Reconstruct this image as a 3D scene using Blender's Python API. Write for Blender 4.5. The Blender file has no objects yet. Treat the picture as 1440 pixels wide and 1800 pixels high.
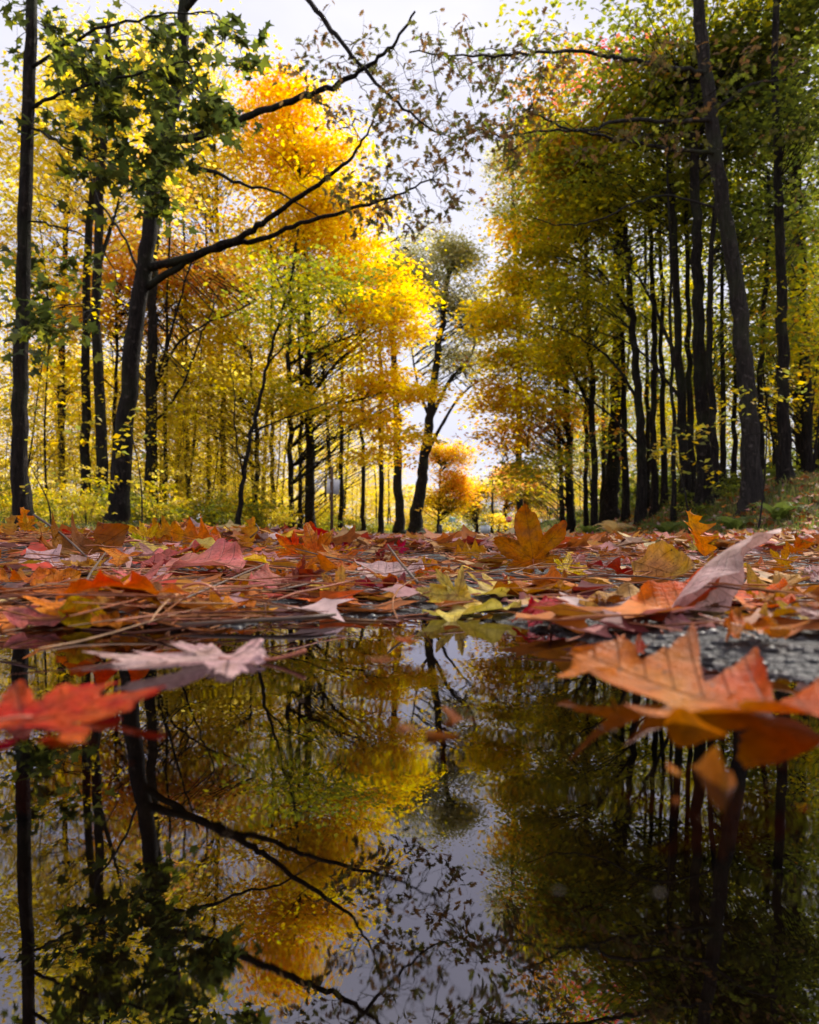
import bpy, math, random
import numpy as np

# ------------------------------------------------------------------ camera, light, exposure
sc = bpy.context.scene
COL = sc.collection
F = 1300.0            # focal length in photograph pixels (1440 x 1800)
CX, HY = 720.0, 938.0 # principal column and horizon row of the photograph
H = 0.07              # the lens is 7 cm above the road

cam_d = bpy.data.cameras.new('camera')
cam = bpy.data.objects.new('camera', cam_d)
COL.objects.link(cam)
cam.location = (0, 0, H)
cam.rotation_euler = (math.radians(90), 0, 0)
cam_d.sensor_fit = 'VERTICAL'
cam_d.sensor_height = 36.0
cam_d.lens = 36.0 * F / 1800.0
cam_d.shift_y = (HY - 900.0) / 1800.0
cam_d.clip_start = 0.01
cam_d.clip_end = 3000
cam_d.dof.use_dof = True
cam_d.dof.focus_distance = 1.35
cam_d.dof.aperture_fstop = 8.0
sc.camera = cam

SUN_AZ, SUN_EL = math.radians(38), math.radians(44)   # azimuth clockwise from +Y (ahead)
w = bpy.data.worlds.new('World')
sc.world = w
w.use_nodes = True
nt = w.node_tree
nt.nodes.clear()
out = nt.nodes.new('ShaderNodeOutputWorld')
bg = nt.nodes.new('ShaderNodeBackground')
bg.inputs['Strength'].default_value = 0.072
sky = nt.nodes.new('ShaderNodeTexSky')
sky.sky_type = 'NISHITA'
sky.sun_disc = False
sky.sun_elevation = SUN_EL
sky.sun_rotation = SUN_AZ
tc = nt.nodes.new('ShaderNodeTexCoord')
mp = nt.nodes.new('ShaderNodeMapping')
mp.inputs['Scale'].default_value = (1.0, 1.0, 2.2)
no = nt.nodes.new('ShaderNodeTexNoise')
no.inputs['Scale'].default_value = 2.3
no.inputs['Detail'].default_value = 5
no.inputs['Roughness'].default_value = 0.5
rp = nt.nodes.new('ShaderNodeValToRGB')
rp.color_ramp.elements[0].position = 0.36
rp.color_ramp.elements[0].color = (3.6, 3.55, 4.35, 1)
rp.color_ramp.elements[1].position = 0.66
rp.color_ramp.elements[1].color = (4.6, 4.5, 4.9, 1)
mx = nt.nodes.new('ShaderNodeMix')
mx.data_type = 'RGBA'
mx.inputs[0].default_value = 0.93
nt.links.new(tc.outputs['Generated'], mp.inputs['Vector'])
nt.links.new(mp.outputs['Vector'], no.inputs['Vector'])
nt.links.new(no.outputs['Fac'], rp.inputs['Fac'])
nt.links.new(sky.outputs['Color'], mx.inputs[6])
nt.links.new(rp.outputs['Color'], mx.inputs[7])
nt.links.new(mx.outputs[2], bg.inputs['Color'])
nt.links.new(bg.outputs['Background'], out.inputs['Surface'])

sun_d = bpy.data.lights.new('sun', 'SUN')
sun_d.energy = 3.4
sun_d.angle = math.radians(12)
sun_d.color = (1.0, 0.93, 0.82)
sun = bpy.data.objects.new('sun', sun_d)
COL.objects.link(sun)
sun.rotation_euler = (math.radians(90) - SUN_EL, 0, math.pi - SUN_AZ)
sun.location = (20, 40, 40)

sc.view_settings.view_transform = 'Standard'
sc.view_settings.look = 'None'
sc.view_settings.exposure = 1.65
sc.view_settings.gamma = 1.0
sc.view_settings.use_curve_mapping = False
cy = sc.cycles
cy.max_bounces = 6
cy.diffuse_bounces = 3
cy.glossy_bounces = 3
cy.transmission_bounces = 4
cy.transparent_max_bounces = 6
cy.caustics_reflective = False
cy.caustics_refractive = False
cy.use_denoising = True
cy.use_adaptive_sampling = True
cy.adaptive_threshold = 0.02

# ------------------------------------------------------------------ helpers
R = np.random.default_rng(7)
RD = random.Random(5)

def P(px, py, Y):
    """a point Y metres ahead, seen at (px, py) of the photograph"""
    return np.array([(px - CX) * Y / F, Y, H + (HY - py) * Y / F])

AX = 0.092                      # the road runs slightly to the right

def smooth(a, b, x):
    t = np.clip((x - a) / (b - a), 0, 1)
    return t * t * (3 - 2 * t)

def vnoise(x, y, s=0):
    """cheap smooth value noise, -1..1"""
    x = np.asarray(x, float); y = np.asarray(y, float)
    xi = np.floor(x).astype(int); yi = np.floor(y).astype(int)
    fx = x - xi; fy = y - yi
    fx = fx * fx * (3 - 2 * fx); fy = fy * fy * (3 - 2 * fy)
    def h(a, b):
        v = np.sin(a * 127.1 + b * 311.7 + s * 74.7) * 43758.5453
        return (v - np.floor(v)) * 2 - 1
    return (h(xi, yi) * (1 - fx) + h(xi + 1, yi) * fx) * (1 - fy) + (h(xi, yi + 1) * (1 - fx) + h(xi + 1, yi + 1) * fx) * fy

SHORE = np.array([(-3.0, .1), (-1.4, .3), (-.8, .50), (-.5, .555), (-.284, .555), (-.2, .545), (-.16, .55), (-.10, .62), (-.06, .645),
                  (.03, .655), (.083, .60), (.11, .53), (.137, .49), (.205, .42), (.3, .33), (.45, .2), (.7, .0), (1.2, -.5), (3, -1.5)])

def road_z(x, y):
    ys = np.interp(x, SHORE[:, 0], SHORE[:, 1]) + .012 * vnoise(np.asarray(x) * 22, np.asarray(y) * 22, 3)
    dip = smooth(-.03, .16, ys - y) * smooth(-2.2, -1.2, y)
    z = -0.019 * dip + .0022 * vnoise(np.asarray(x) * 30, np.asarray(y) * 30, 1) + .006 * vnoise(np.asarray(x) * 4, np.asarray(y) * 4, 2)
    z = z + .045 * np.exp(-((np.asarray(x) + .95) / .55) ** 2) * smooth(.8, 1.5, y) * smooth(7, 4, y)
    return z

def terrain_z(x, y):
    o = np.asarray(x) - AX * np.asarray(y)
    z = -0.02 + 0 * o
    z = z + smooth(3.2, 5.6, o) * 0.95 + np.clip(o - 5.6, 0, 60) * 0.05
    z = z + smooth(-4.6, -7.5, o) * 0.12
    r = smooth(3.0, 4.5, o) + smooth(-4.4, -6.0, o)
    z = z + r * (.10 * vnoise(o * .8, np.asarray(y) * .8, 4) + .05 * vnoise(o * 2.3, np.asarray(y) * 2.3, 5))
    return z

# ------------------------------------------------------------------ mesh building
def mk_mesh(name, V, tris=None, quads=None, cols=None, smooth_shade=False, pos=None):
    me = bpy.data.meshes.new(name)
    V = np.ascontiguousarray(V, dtype=np.float32)
    nt_ = 0 if tris is None else len(tris)
    nq = 0 if quads is None else len(quads)
    me.vertices.add(len(V))
    me.vertices.foreach_set('co', V.ravel())
    me.loops.add(nt_ * 3 + nq * 4)
    idx = []
    if nt_: idx.append(np.asarray(tris).ravel())
    if nq: idx.append(np.asarray(quads).ravel())
    me.loops.foreach_set('vertex_index', np.concatenate(idx).astype(np.int32))
    me.polygons.add(nt_ + nq)
    st = np.concatenate([np.arange(nt_) * 3, nt_ * 3 + np.arange(nq) * 4]).astype(np.int32)
    me.polygons.foreach_set('loop_start', st)
    if smooth_shade:
        me.polygons.foreach_set('use_smooth', np.ones(nt_ + nq, dtype=bool))
    me.update(calc_edges=True)
    if cols is not None:
        a = me.attributes.new('tint', 'FLOAT_COLOR', 'POINT')
        c = np.ones((len(V), 4), np.float32)
        c[:, :3] = cols
        a.data.foreach_set('color', c.ravel())
    if pos is not None:
        a = me.attributes.new('leafpos', 'FLOAT_VECTOR', 'POINT')
        a.data.foreach_set('vector', np.ascontiguousarray(pos, dtype=np.float32).ravel())
    return me

def link(name, me, mat=None, parent=None, loc=None):
    o = bpy.data.objects.new(name, me)
    COL.objects.link(o)
    if mat is not None and me is not None and len(me.materials) == 0:
        me.materials.append(mat)
    if parent is not None:
        o.parent = parent
    if loc is not None:
        o.location = loc
    return o

def tag(o, label=None, cat=None, group=None, kind=None):
    if label: o['label'] = label
    if cat: o['category'] = cat
    if group: o['group'] = group
    if kind: o['kind'] = kind
    return o

class MB:
    """collects pieces of one mesh"""
    def __init__(s): s.V = []; s.T = []; s.Q = []; s.C = []; s.n = 0
    def add(s, V, tris=None, quads=None, col=None):
        V = np.asarray(V, float)
        s.V.append(V)
        if tris is not None and len(tris): s.T.append(np.asarray(tris) + s.n)
        if quads is not None and len(quads): s.Q.append(np.asarray(quads) + s.n)
        if col is not None:
            c = np.asarray(col, float)
            s.C.append(np.broadcast_to(c, (len(V), 3)) if c.ndim == 1 else c)
        s.n += len(V)
    def tube(s, pts, rad, sides=6, col=None, wob=0.0, cap=True):
        pts = np.asarray(pts, float); n = len(pts)
        rad = np.broadcast_to(np.asarray(rad, float), (n,))
        tg = np.gradient(pts, axis=0)
        tg /= np.linalg.norm(tg, axis=1, keepdims=True) + 1e-12
        ref = np.array([0.31, .95, .05]) if abs(tg[:, 2]).mean() > .6 else np.array([.05, .1, 1.0])
        a = np.cross(tg, ref); a /= np.linalg.norm(a, axis=1, keepdims=True) + 1e-12
        b = np.cross(tg, a)
        th = np.arange(sides) * 2 * math.pi / sides
        rr = rad[:, None] * (1 + wob * R.standard_normal((n, sides)))
        V = pts[:, None, :] + rr[..., None] * (np.cos(th)[None, :, None] * a[:, None, :] + np.sin(th)[None, :, None] * b[:, None, :])
        i = np.arange(n - 1)[:, None] * sides; j = np.arange(sides)[None, :]; k = (j + 1) % sides
        q = np.stack([i + j, i + k, i + sides + k, i + sides + j], -1).reshape(-1, 4)
        t = []
        if cap:
            for base, flip in ((0, 1), ((n - 1) * sides, 0)):
                for m in range(1, sides - 1):
                    t.append((base, base + m + 1, base + m) if flip else (base, base + m, base + m + 1))
        s.add(V.reshape(-1, 3), t, q, col)
    def box(s, c, d, col=None, rz=0.0):
        x, y, z = np.array(d) / 2
        V = np.array([(a * x, b * y, e * z) for a in (-1, 1) for b in (-1, 1) for e in (-1, 1)], float)
        cr, sr = math.cos(rz), math.sin(rz)
        V = np.stack([V[:, 0] * cr - V[:, 1] * sr, V[:, 0] * sr + V[:, 1] * cr, V[:, 2]], 1) + np.array(c)
        s.add(V, None, [(0, 1, 3, 2), (4, 6, 7, 5), (0, 4, 5, 1), (2, 3, 7, 6), (0, 2, 6, 4), (1, 5, 7, 3)], col)
    def mesh(s, name, sm=False):
        return mk_mesh(name, np.concatenate(s.V), np.concatenate(s.T) if s.T else None, np.concatenate(s.Q) if s.Q else None,
                       np.concatenate(s.C) if s.C else None, sm)

def spline(pts, m=6):
    """Catmull-Rom through the points"""
    p = np.asarray(pts, float)
    if len(p) < 3:
        t = np.linspace(0, 1, m * 2)[:, None]
        return p[0] * (1 - t) + p[-1] * t
    q = np.vstack([2 * p[0] - p[1], p, 2 * p[-1] - p[-2]])
    o = []
    for i in range(1, len(q) - 2):
        for u in np.linspace(0, 1, m, endpoint=False):
            o.append(.5 * ((2 * q[i]) + (-q[i - 1] + q[i + 1]) * u + (2 * q[i - 1] - 5 * q[i] + 4 * q[i + 1] - q[i + 2]) * u * u
                     + (-q[i - 1] + 3 * q[i] - 3 * q[i + 1] + q[i + 2]) * u ** 3))
    o.append(q[-2])
    return np.array(o)

# ------------------------------------------------------------------ materials
def new_mat(name):
    m = bpy.data.materials.new(name)
    m.use_nodes = True
    t = m.node_tree
    t.nodes.clear()
    o = t.nodes.new('ShaderNodeOutputMaterial')
    return m, t, o

class NB:
    """small node builder"""
    def __init__(s, t): s.t = t
    def set(s, sock, v):
        if hasattr(v, 'is_output'): s.t.links.new(v, sock)
        else: sock.default_value = v
    def math(s, op, a, b=None, c=None, clamp=False):
        n = s.t.nodes.new('ShaderNodeMath'); n.operation = op; n.use_clamp = clamp
        s.set(n.inputs[0], a)
        if b is not None: s.set(n.inputs[1], b)
        if c is not None: s.set(n.inputs[2], c)
        return n.outputs[0]
    def noise(s, vec, scale, detail=3, rough=.5, dist=0):
        n = s.t.nodes.new('ShaderNodeTexNoise')
        if vec is not None: s.t.links.new(vec, n.inputs['Vector'])
        n.inputs['Scale'].default_value = scale; n.inputs['Detail'].default_value = detail
        n.inputs['Roughness'].default_value = rough; n.inputs['Distortion'].default_value = dist
        return n.outputs['Fac']
    def voro(s, vec, scale, feat='F1'):
        n = s.t.nodes.new('ShaderNodeTexVoronoi'); n.feature = feat
        if vec is not None: s.t.links.new(vec, n.inputs['Vector'])
        n.inputs['Scale'].default_value = scale
        return n
    def ramp(s, fac, *els):
        n = s.t.nodes.new('ShaderNodeValToRGB'); e = n.color_ramp.elements
        while len(e) < len(els): e.new(0.5)
        for i, (p, c) in enumerate(els):
            e[i].position = p; e[i].color = (*c, 1) if len(c) == 3 else c
        s.t.links.new(fac, n.inputs['Fac'])
        return n.outputs['Color']
    def rng(s, v, a, b, c, d):
        n = s.t.nodes.new('ShaderNodeMapRange')
        s.set(n.inputs[0], v)
        for i, x in enumerate((a, b, c, d)): s.set(n.inputs[i + 1], x)
        return n.outputs[0]
    def mix(s, f, a, b, mode='MIX'):
        n = s.t.nodes.new('ShaderNodeMix'); n.data_type = 'RGBA'; n.blend_type = mode
        s.set(n.inputs[0], f); s.set(n.inputs[6], a if hasattr(a, 'is_output') else (*a, 1)); s.set(n.inputs[7], b if hasattr(b, 'is_output') else (*b, 1))
        return n.outputs[2]
    def bump(s, h, strength=.5, dist=.01):
        n = s.t.nodes.new('ShaderNodeBump'); n.inputs['Strength'].default_value = strength; n.inputs['Distance'].default_value = dist
        s.t.links.new(h, n.inputs['Height'])
        return n.outputs['Normal']
    def node(s, kind): return s.t.nodes.new(kind)
    def pbr(s, col, rough=.6, normal=None, spec=.5, metal=0):
        n = s.t.nodes.new('ShaderNodeBsdfPrincipled')
        s.set(n.inputs['Base Color'], col if hasattr(col, 'is_output') else (*col, 1)); s.set(n.inputs['Roughness'], rough)
        n.inputs['Specular IOR Level'].default_value = spec; n.inputs['Metallic'].default_value = metal
        if normal is not None: s.t.links.new(normal, n.inputs['Normal'])
        return n
    def attr(s, name, what='Color'):
        n = s.t.nodes.new('ShaderNodeAttribute'); n.attribute_name = name
        return n.outputs[what]
    def objpos(s): return s.t.nodes.new('ShaderNodeTexCoord').outputs['Object']
    def xyz(s, v):
        n = s.t.nodes.new('ShaderNodeSeparateXYZ'); s.t.links.new(v, n.inputs[0])
        return n.outputs

def leaf_material(name, trans=.5, gloss=.06):
    """living leaf: colour from the leaf itself, light passes through it"""
    m, t, o = new_mat(name); b = NB(t)
    c = b.attr('tint')
    d = b.node('ShaderNodeBsdfDiffuse'); t.links.new(c, d.inputs['Color'])
    tr = b.node('ShaderNodeBsdfTranslucent')
    sat = b.node('ShaderNodeHueSaturation'); sat.inputs['Saturation'].default_value = 1.08; sat.inputs['Value'].default_value = 1.4
    t.links.new(c, sat.inputs['Color'])
    lim = b.mix(1.0, sat.outputs['Color'], (.97, .97, .97), 'DARKEN'); t.links.new(lim, tr.inputs['Color'])
    mxs = b.node('ShaderNodeMixShader'); mxs.inputs[0].default_value = trans
    t.links.new(d.outputs[0], mxs.inputs[1]); t.links.new(tr.outputs[0], mxs.inputs[2])
    g = b.node('ShaderNodeBsdfGlossy'); g.inputs['Roughness'].default_value = .45
    m2 = b.node('ShaderNodeMixShader'); m2.inputs[0].default_value = gloss
    t.links.new(mxs.outputs[0], m2.inputs[1]); t.links.new(g.outputs[0], m2.inputs[2])
    t.links.new(m2.outputs[0], o.inputs['Surface'])
    return m

LEAF = leaf_material('living_leaf', .58, .02)

def bark_material(name, c1, c2):
    m, t, o = new_mat(name); b = NB(t)
    p = b.objpos()
    mpn = b.node('ShaderNodeMapping'); mpn.inputs['Scale'].default_value = (1, 1, .18); t.links.new(p, mpn.inputs['Vector'])
    n1 = b.noise(mpn.outputs[0], 22, 5, .65, .6)
    n2 = b.noise(p, 1.3, 3)
    n3 = b.noise(p, 9, 4, .6)
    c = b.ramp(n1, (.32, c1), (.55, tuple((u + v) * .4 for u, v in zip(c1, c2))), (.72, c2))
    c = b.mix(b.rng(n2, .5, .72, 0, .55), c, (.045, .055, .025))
    c = b.mix(b.rng(n3, .60, .68, 0, .5), c, tuple(min(1, v * 2.2) for v in c2))
    s = b.pbr(c, .95, b.bump(b.math('ADD', n1, b.math('MULTIPLY', n3, .4)), 1.0, .06), .15)
    t.links.new(s.outputs[0], o.inputs['Surface'])
    return m

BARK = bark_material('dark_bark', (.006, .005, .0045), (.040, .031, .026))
BARK_GREY = bark_material('grey_bark', (.014, .012, .011), (.065, .055, .048))

def simple_mat(name, col, rough=.6, metal=0, nscale=20, amt=.15):
    m, t, o = new_mat(name); b = NB(t)
    n = b.noise(b.objpos(), nscale, 4)
    c = b.mix(b.rng(n, .35, .7, 0, amt * 2), col, tuple(x * .55 for x in col))
    s = b.pbr(c, rough, None, .4, metal)
    t.links.new(s.outputs[0], o.inputs['Surface'])
    return m

def tint_mat(name, rough=.6, trans=0.0, wet=.4):
    m, t, o = new_mat(name); b = NB(t)
    n = b.noise(b.objpos(), 60, 3)
    c = b.mix(b.rng(n, .4, .7, 0, .5), b.attr('tint'), (.05, .03, .02))
    s = b.pbr(c, rough, None, wet)
    if trans:
        tr = b.node('ShaderNodeBsdfTranslucent'); t.links.new(c, tr.inputs['Color'])
        mxs = b.node('ShaderNodeMixShader'); mxs.inputs[0].default_value = trans
        t.links.new(s.outputs[0], mxs.inputs[1]); t.links.new(tr.outputs[0], mxs.inputs[2])
        t.links.new(mxs.outputs[0], o.inputs['Surface'])
    else:
        t.links.new(s.outputs[0], o.inputs['Surface'])
    return m

# asphalt: dark binder, paler stones, damp
def asphalt_material():
    m, t, o = new_mat('damp_asphalt'); b = NB(t)
    p = b.objpos()
    v = b.voro(p, 170)
    v2 = b.voro(p, 420)
    n = b.noise(p, 5, 4)
    n2 = b.noise(p, 60, 4)
    stone = b.ramp(v.outputs['Color'], (.1, (.025, .025, .028)), (.6, (.06, .058, .06)), (.95, (.085, .08, .08)))
    c = b.mix(b.rng(v.outputs['Distance'], .25, .6, 0, 1), stone, (.018, .018, .02))
    c = b.mix(b.rng(n2, .55, .75, 0, .45), c, (.09, .06, .04))
    h = b.math('ADD', b.math('MULTIPLY', v.outputs['Distance'], -1.0), b.math('MULTIPLY', v2.outputs['Distance'], -.4))
    s = b.pbr(c, b.rng(n, .35, .65, .5, .75), b.bump(h, .9, .004), .25)
    t.links.new(s.outputs[0], o.inputs['Surface'])
    return m

def forest_floor_material():
    m, t, o = new_mat('forest_floor'); b = NB(t)
    p = b.objpos()
    n1 = b.noise(p, 1.1, 4); n2 = b.noise(p, 14, 5, .7)
    v = b.voro(p, 9)
    c = b.ramp(n2, (.3, (.035, .022, .013)), (.55, (.10, .055, .025)), (.75, (.17, .09, .035)))
    c = b.mix(b.rng(n1, .45, .6, 0, .75), c, (.045, .055, .014))
    c = b.mix(b.rng(v.outputs['Distance'], .1, .35, .35, 0), c, (.22, .10, .035))
    s = b.pbr(c, .9, b.bump(n2, .8, .03), .2)
    t.links.new(s.outputs[0], o.inputs['Surface'])
    return m

def water_material():
    m, t, o = new_mat('puddle_water'); b = NB(t)
    p = b.objpos()
    n1 = b.noise(p, 9, 2, .4)
    n2 = b.noise(p, 45, 2, .5)
    h = b.math('ADD', n1, b.math('MULTIPLY', n2, .06))
    nm = b.bump(h, .09, .004)
    gl = b.node('ShaderNodeBsdfGlossy'); gl.inputs['Roughness'].default_value = .0; gl.inputs['Color'].default_value = (.90, .87, .97, 1)
    t.links.new(nm, gl.inputs['Normal'])
    tr = b.node('ShaderNodeBsdfTransparent'); tr.inputs['Color'].default_value = (.22, .17, .125, 1)
    fr = b.node('ShaderNodeFresnel'); fr.inputs['IOR'].default_value = 1.36
    t.links.new(nm, fr.inputs['Normal'])
    fac = b.math('MULTIPLY_ADD', fr.outputs[0], .62, .155, clamp=True)
    mxs = b.node('ShaderNodeMixShader')
    t.links.new(fac, mxs.inputs[0]); t.links.new(tr.outputs[0], mxs.inputs[1]); t.links.new(gl.outputs[0], mxs.inputs[2])
    t.links.new(mxs.outputs[0], o.inputs['Surface'])
    return m

# fallen leaves: colour of the single leaf (object colour), veins, spots and a damp sheen
def fallen_material(name, kind):
    m, t, o = new_mat(name); b = NB(t)
    pos = b.attr('leafpos', 'Vector'); x, y, z = b.xyz(pos)
    oi = b.node('ShaderNodeObjectInfo')
    col = oi.outputs['Color']
    offs = b.node('ShaderNodeVectorMath'); offs.operation = 'ADD'
    t.links.new(pos, offs.inputs[0])
    cmb = b.node('ShaderNodeCombineXYZ')
    rnd = b.math('MULTIPLY', oi.outputs['Random'], 37.0)
    for i in range(3): t.links.new(rnd, cmb.inputs[i])
    t.links.new(cmb.outputs[0], offs.inputs[1]); q = offs.outputs[0]
    if kind == 'maple':
        ds = None
        for a in (90, 42, 138, -12, 192):
            ca, sa = math.cos(math.radians(a)), math.sin(math.radians(a))
            along = b.math('ADD', b.math('MULTIPLY', x, ca), b.math('MULTIPLY', y, sa))
            d = b.math('ABSOLUTE', b.math('SUBTRACT', b.math('MULTIPLY', x, sa), b.math('MULTIPLY', y, ca)))
            pen = b.math('MULTIPLY', b.math('LESS_THAN', along, 0.0), 9.0)
            d = b.math('ADD', d, pen)
            # side veins leave the main one at an angle
            side = b.math('PINGPONG', b.math('SUBTRACT', along, b.math('MULTIPLY', d, .8)), .085)
            side = b.math('ADD', b.math('MULTIPLY', side, 1.3), b.math('ADD', b.rng(d, .12, .3, 0, .3), pen))
            d = b.math('MINIMUM', d, b.math('ADD', side, .004))
            ds = d if ds is None else b.math('MINIMUM', ds, d)
        vein = b.rng(ds, .003, .016, .85, 0)
    else:
        ax = b.math('ABSOLUTE', x)
        side = b.math('PINGPONG', b.math('SUBTRACT', y, b.math('MULTIPLY', ax, .75)), .055)
        fine = b.math('PINGPONG', b.math('ADD', ax, b.math('MULTIPLY', y, .3)), .016)
        ds = b.math('MINIMUM', ax, b.math('ADD', b.math('MULTIPLY', side, 1.8), .003))
        vein = b.math('ADD', b.rng(ds, .002, .012, .75, 0), b.rng(fine, .0, .004, .22, 0))
    n1 = b.noise(q, 3.2, 4, .55)
    n2 = b.noise(q, 11, 5, .65)
    n3 = b.noise(q, 40, 3, .6)
    n4 = b.noise(q, 1.7, 3, .5, .6)
    n5 = b.noise(q, 90, 2, .6)
    hsv = b.node('ShaderNodeHueSaturation'); t.links.new(col, hsv.inputs['Color'])
    t.links.new(b.rng(n4, .3, .7, .482, .522), hsv.inputs['Hue'])
    t.links.new(b.rng(n1, .3, .7, 1.35, 1.05), hsv.inputs['Saturation'])
    t.links.new(b.rng(n2, .25, .75, .45, 1.45), hsv.inputs['Value'])
    c = hsv.outputs['Color']
    # tissue dries brown from the rim inwards and in blotches
    c = b.mix(b.rng(n1, .54, .70, 0, .55), c, (.20, .075, .025))
    c = b.mix(b.rng(n2, .60, .70, 0, .7), c, (.075, .028, .014))
    c = b.mix(b.rng(n3, .64, .70, 0, .85), c, (.03, .014, .01))
    c = b.mix(b.math('MULTIPLY', vein, b.rng(n2, .3, .7, .5, .12)), c, (.13, .045, .02))
    hgt = b.math('ADD', b.math('ADD', b.math('MULTIPLY', vein, -.7), b.math('MULTIPLY', n2, .9)), b.math('MULTIPLY', n5, .18))
    nm = b.bump(hgt, .9, .004)
    s = b.pbr(c, b.rng(n1, .3, .7, .4, .65), nm, .14)
    tr = b.node('ShaderNodeBsdfTranslucent'); t.links.new(c, tr.inputs['Color'])
    mxs = b.node('ShaderNodeMixShader'); mxs.inputs[0].default_value = .28
    t.links.new(s.outputs[0], mxs.inputs[1]); t.links.new(tr.outputs[0], mxs.inputs[2])
    t.links.new(mxs.outputs[0], o.inputs['Surface'])
    return m

FALL_MAPLE = fallen_material('fallen_maple_leaf', 'maple')
FALL_OAK = fallen_material('fallen_oak_leaf', 'oak')
LITTER = tint_mat('litter_leaf', .6, .2, .15)
NEEDLE = tint_mat('pine_needle', .6, 0, .15)
STONE = tint_mat('road_stone', .45, 0, .4)
TWIG = simple_mat('twig_bark', (.10, .06, .04), .6, 0, 60)

# ------------------------------------------------------------------ ground, road, puddle
def grid_lines(segs):
    o = []
    for a, b_, n in segs: o += list(np.linspace(a, b_, n, endpoint=False))
    o.append(segs[-1][1])
    return np.array(o)

def sheet(xs, ys, zf, ox=0.0):
    X, Y = np.meshgrid(xs, ys)
    X = X + ox * Y
    Z = zf(X, Y)
    V = np.stack([X, Y, Z], -1).reshape(-1, 3)
    nx = len(xs); i = np.arange(len(ys) - 1)[:, None] * nx; j = np.arange(nx - 1)[None, :]
    q = np.stack([i + j, i + j + 1, i + nx + j + 1, i + nx + j], -1).reshape(-1, 4)
    return V, q

xs = grid_lines([(-900, -120, 8), (-120, -30, 18), (-30, -8, 40), (-8, 8, 70), (8, 30, 40), (30, 120, 18), (120, 900, 8)])
ys = grid_lines([(-300, -20, 8), (-20, 4, 30), (4, 40, 110), (40, 140, 60), (140, 1600, 14)])
def gz(x, y):
    o = x - AX * y
    return terrain_z(x, y) - .03 * ((o > -4.6) & (o < 3.4))
V, q = sheet(xs, ys, gz, AX)
g = link('ground', mk_mesh('ground', V, None, q, None, True), forest_floor_material()); tag(g, kind='structure')

xs = grid_lines([(-4.3, -1.0, 16), (-1.0, -.5, 24), (-.5, .5, 100), (.5, 1.0, 24), (1.0, 3.2, 14)])
ys = grid_lines([(-6, -.3, 14), (-.3, .05, 12), (.05, 1.4, 130), (1.4, 3.0, 50), (3, 10, 40), (10, 120, 40)])
V, q = sheet(xs, ys, road_z, 0)
V[:, 0] += AX * np.clip(V[:, 1], 0, None) * smooth(0, 12, V[:, 1])
road = link('road', mk_mesh('road', V, None, q, None, True), asphalt_material()); tag(road, kind='structure')
# the road that crosses at the far end
mb = MB(); mb.box((12, 108, -.01), (160, 7, .05))
cr = link('cross_road', mb.mesh('cross_road'), simple_mat('pale_asphalt', (.16, .15, .145), .8, 0, 2)); tag(cr, kind='structure')

WZ = -0.0035
xs = grid_lines([(-3, 3, 24)]); ys = grid_lines([(-2.4, .8, 20)])
V, q = sheet(xs, ys, lambda x, y: 0 * x + WZ)
wt = link('puddle_water', mk_mesh('puddle_water', V, None, q, None, True), water_material()); tag(wt, kind='structure')

# ------------------------------------------------------------------ living leaves
QUAD_V = np.array([(0, 0, 0), (.36, .45, .07), (0, 1, -.03), (-.36, .45, .07)])
QUAD_T = np.array([(0, 1, 2), (0, 2, 3)])
_mo = [(0, -.02), (.20, .06), (.46, -.06), (.40, .22), (.62, .52), (.27, .50), (.16, .62), (0, 1.0), (-.16, .62), (-.27, .50), (-.62, .52), (-.40, .22), (-.46, -.06), (-.20, .06)]
STAR_V = np.array([(0, .3, -.04)] + [(x, y, .22 * abs(x) - .30 * max(0, y - .4) ** 1.3 - .12 * max(0, abs(x) - .4)) for x, y in _mo])
STAR_T = np.array([(0, i, i % len(_mo) + 1) for i in range(1, len(_mo) + 1)])
_oh = [(.03, 0), (.10, .12), (.26, .30), (.09, .33), (.31, .60), (.10, .56), (.22, .86), (.06, .76)]
_oo = _oh + [(0, 1.0)] + [(-x, y) for x, y in _oh[::-1]]
OAK_V = np.array([(0, .45, -.02)] + [(x, y, .3 * abs(x) - .25 * (y - .3) ** 2) for x, y in _oo])
OAK_T = np.array([(0, i, i % len(_oo) + 1) for i in range(1, len(_oo) + 1)])
TEMPL = {'quad': (QUAD_V, QUAD_T), 'star': (STAR_V, STAR_T), 'oak': (OAK_V, OAK_T)}

def leaf_frames(n, out_dir=None, tilt=.6, droop=.35, rg=None):
    """random orthonormal frames: y along the leaf, z its normal (roughly up)"""
    rg = rg or R
    N = np.stack([rg.normal(0, tilt, n), rg.normal(0, tilt, n), np.ones(n)], 1)
    N /= np.linalg.norm(N, axis=1, keepdims=True)
    a = rg.uniform(0, 2 * math.pi, n)
    D = np.stack([np.cos(a), np.sin(a), np.zeros(n)], 1)
    if out_dir is not None: D = D * .8 + out_dir
    D[:, 2] -= droop * rg.uniform(.2, 1.8, n)
    D -= N * (D * N).sum(1, keepdims=True)
    D /= np.linalg.norm(D, axis=1, keepdims=True) + 1e-9
    X = np.cross(D, N)
    return X, D, N

def leaves(mb, C, size, cols, templ='quad', out_dir=None, tilt=.6, droop=.35):
    TV, TT = TEMPL[templ]
    n = len(C)
    X, D, N = leaf_frames(n, out_dir, tilt, droop)
    s = np.broadcast_to(np.asarray(size, float), (n,))[:, None, None]
    V = C[:, None, :] + s * (TV[None, :, 0, None] * X[:, None] + TV[None, :, 1, None] * D[:, None] + TV[None, :, 2, None] * N[:, None])
    k = len(TV)
    T = (np.arange(n)[:, None, None] * k + TT[None]).reshape(-1, 3)
    mb.add(V.reshape(-1, 3), T, None, np.repeat(cols, k, axis=0))

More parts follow.
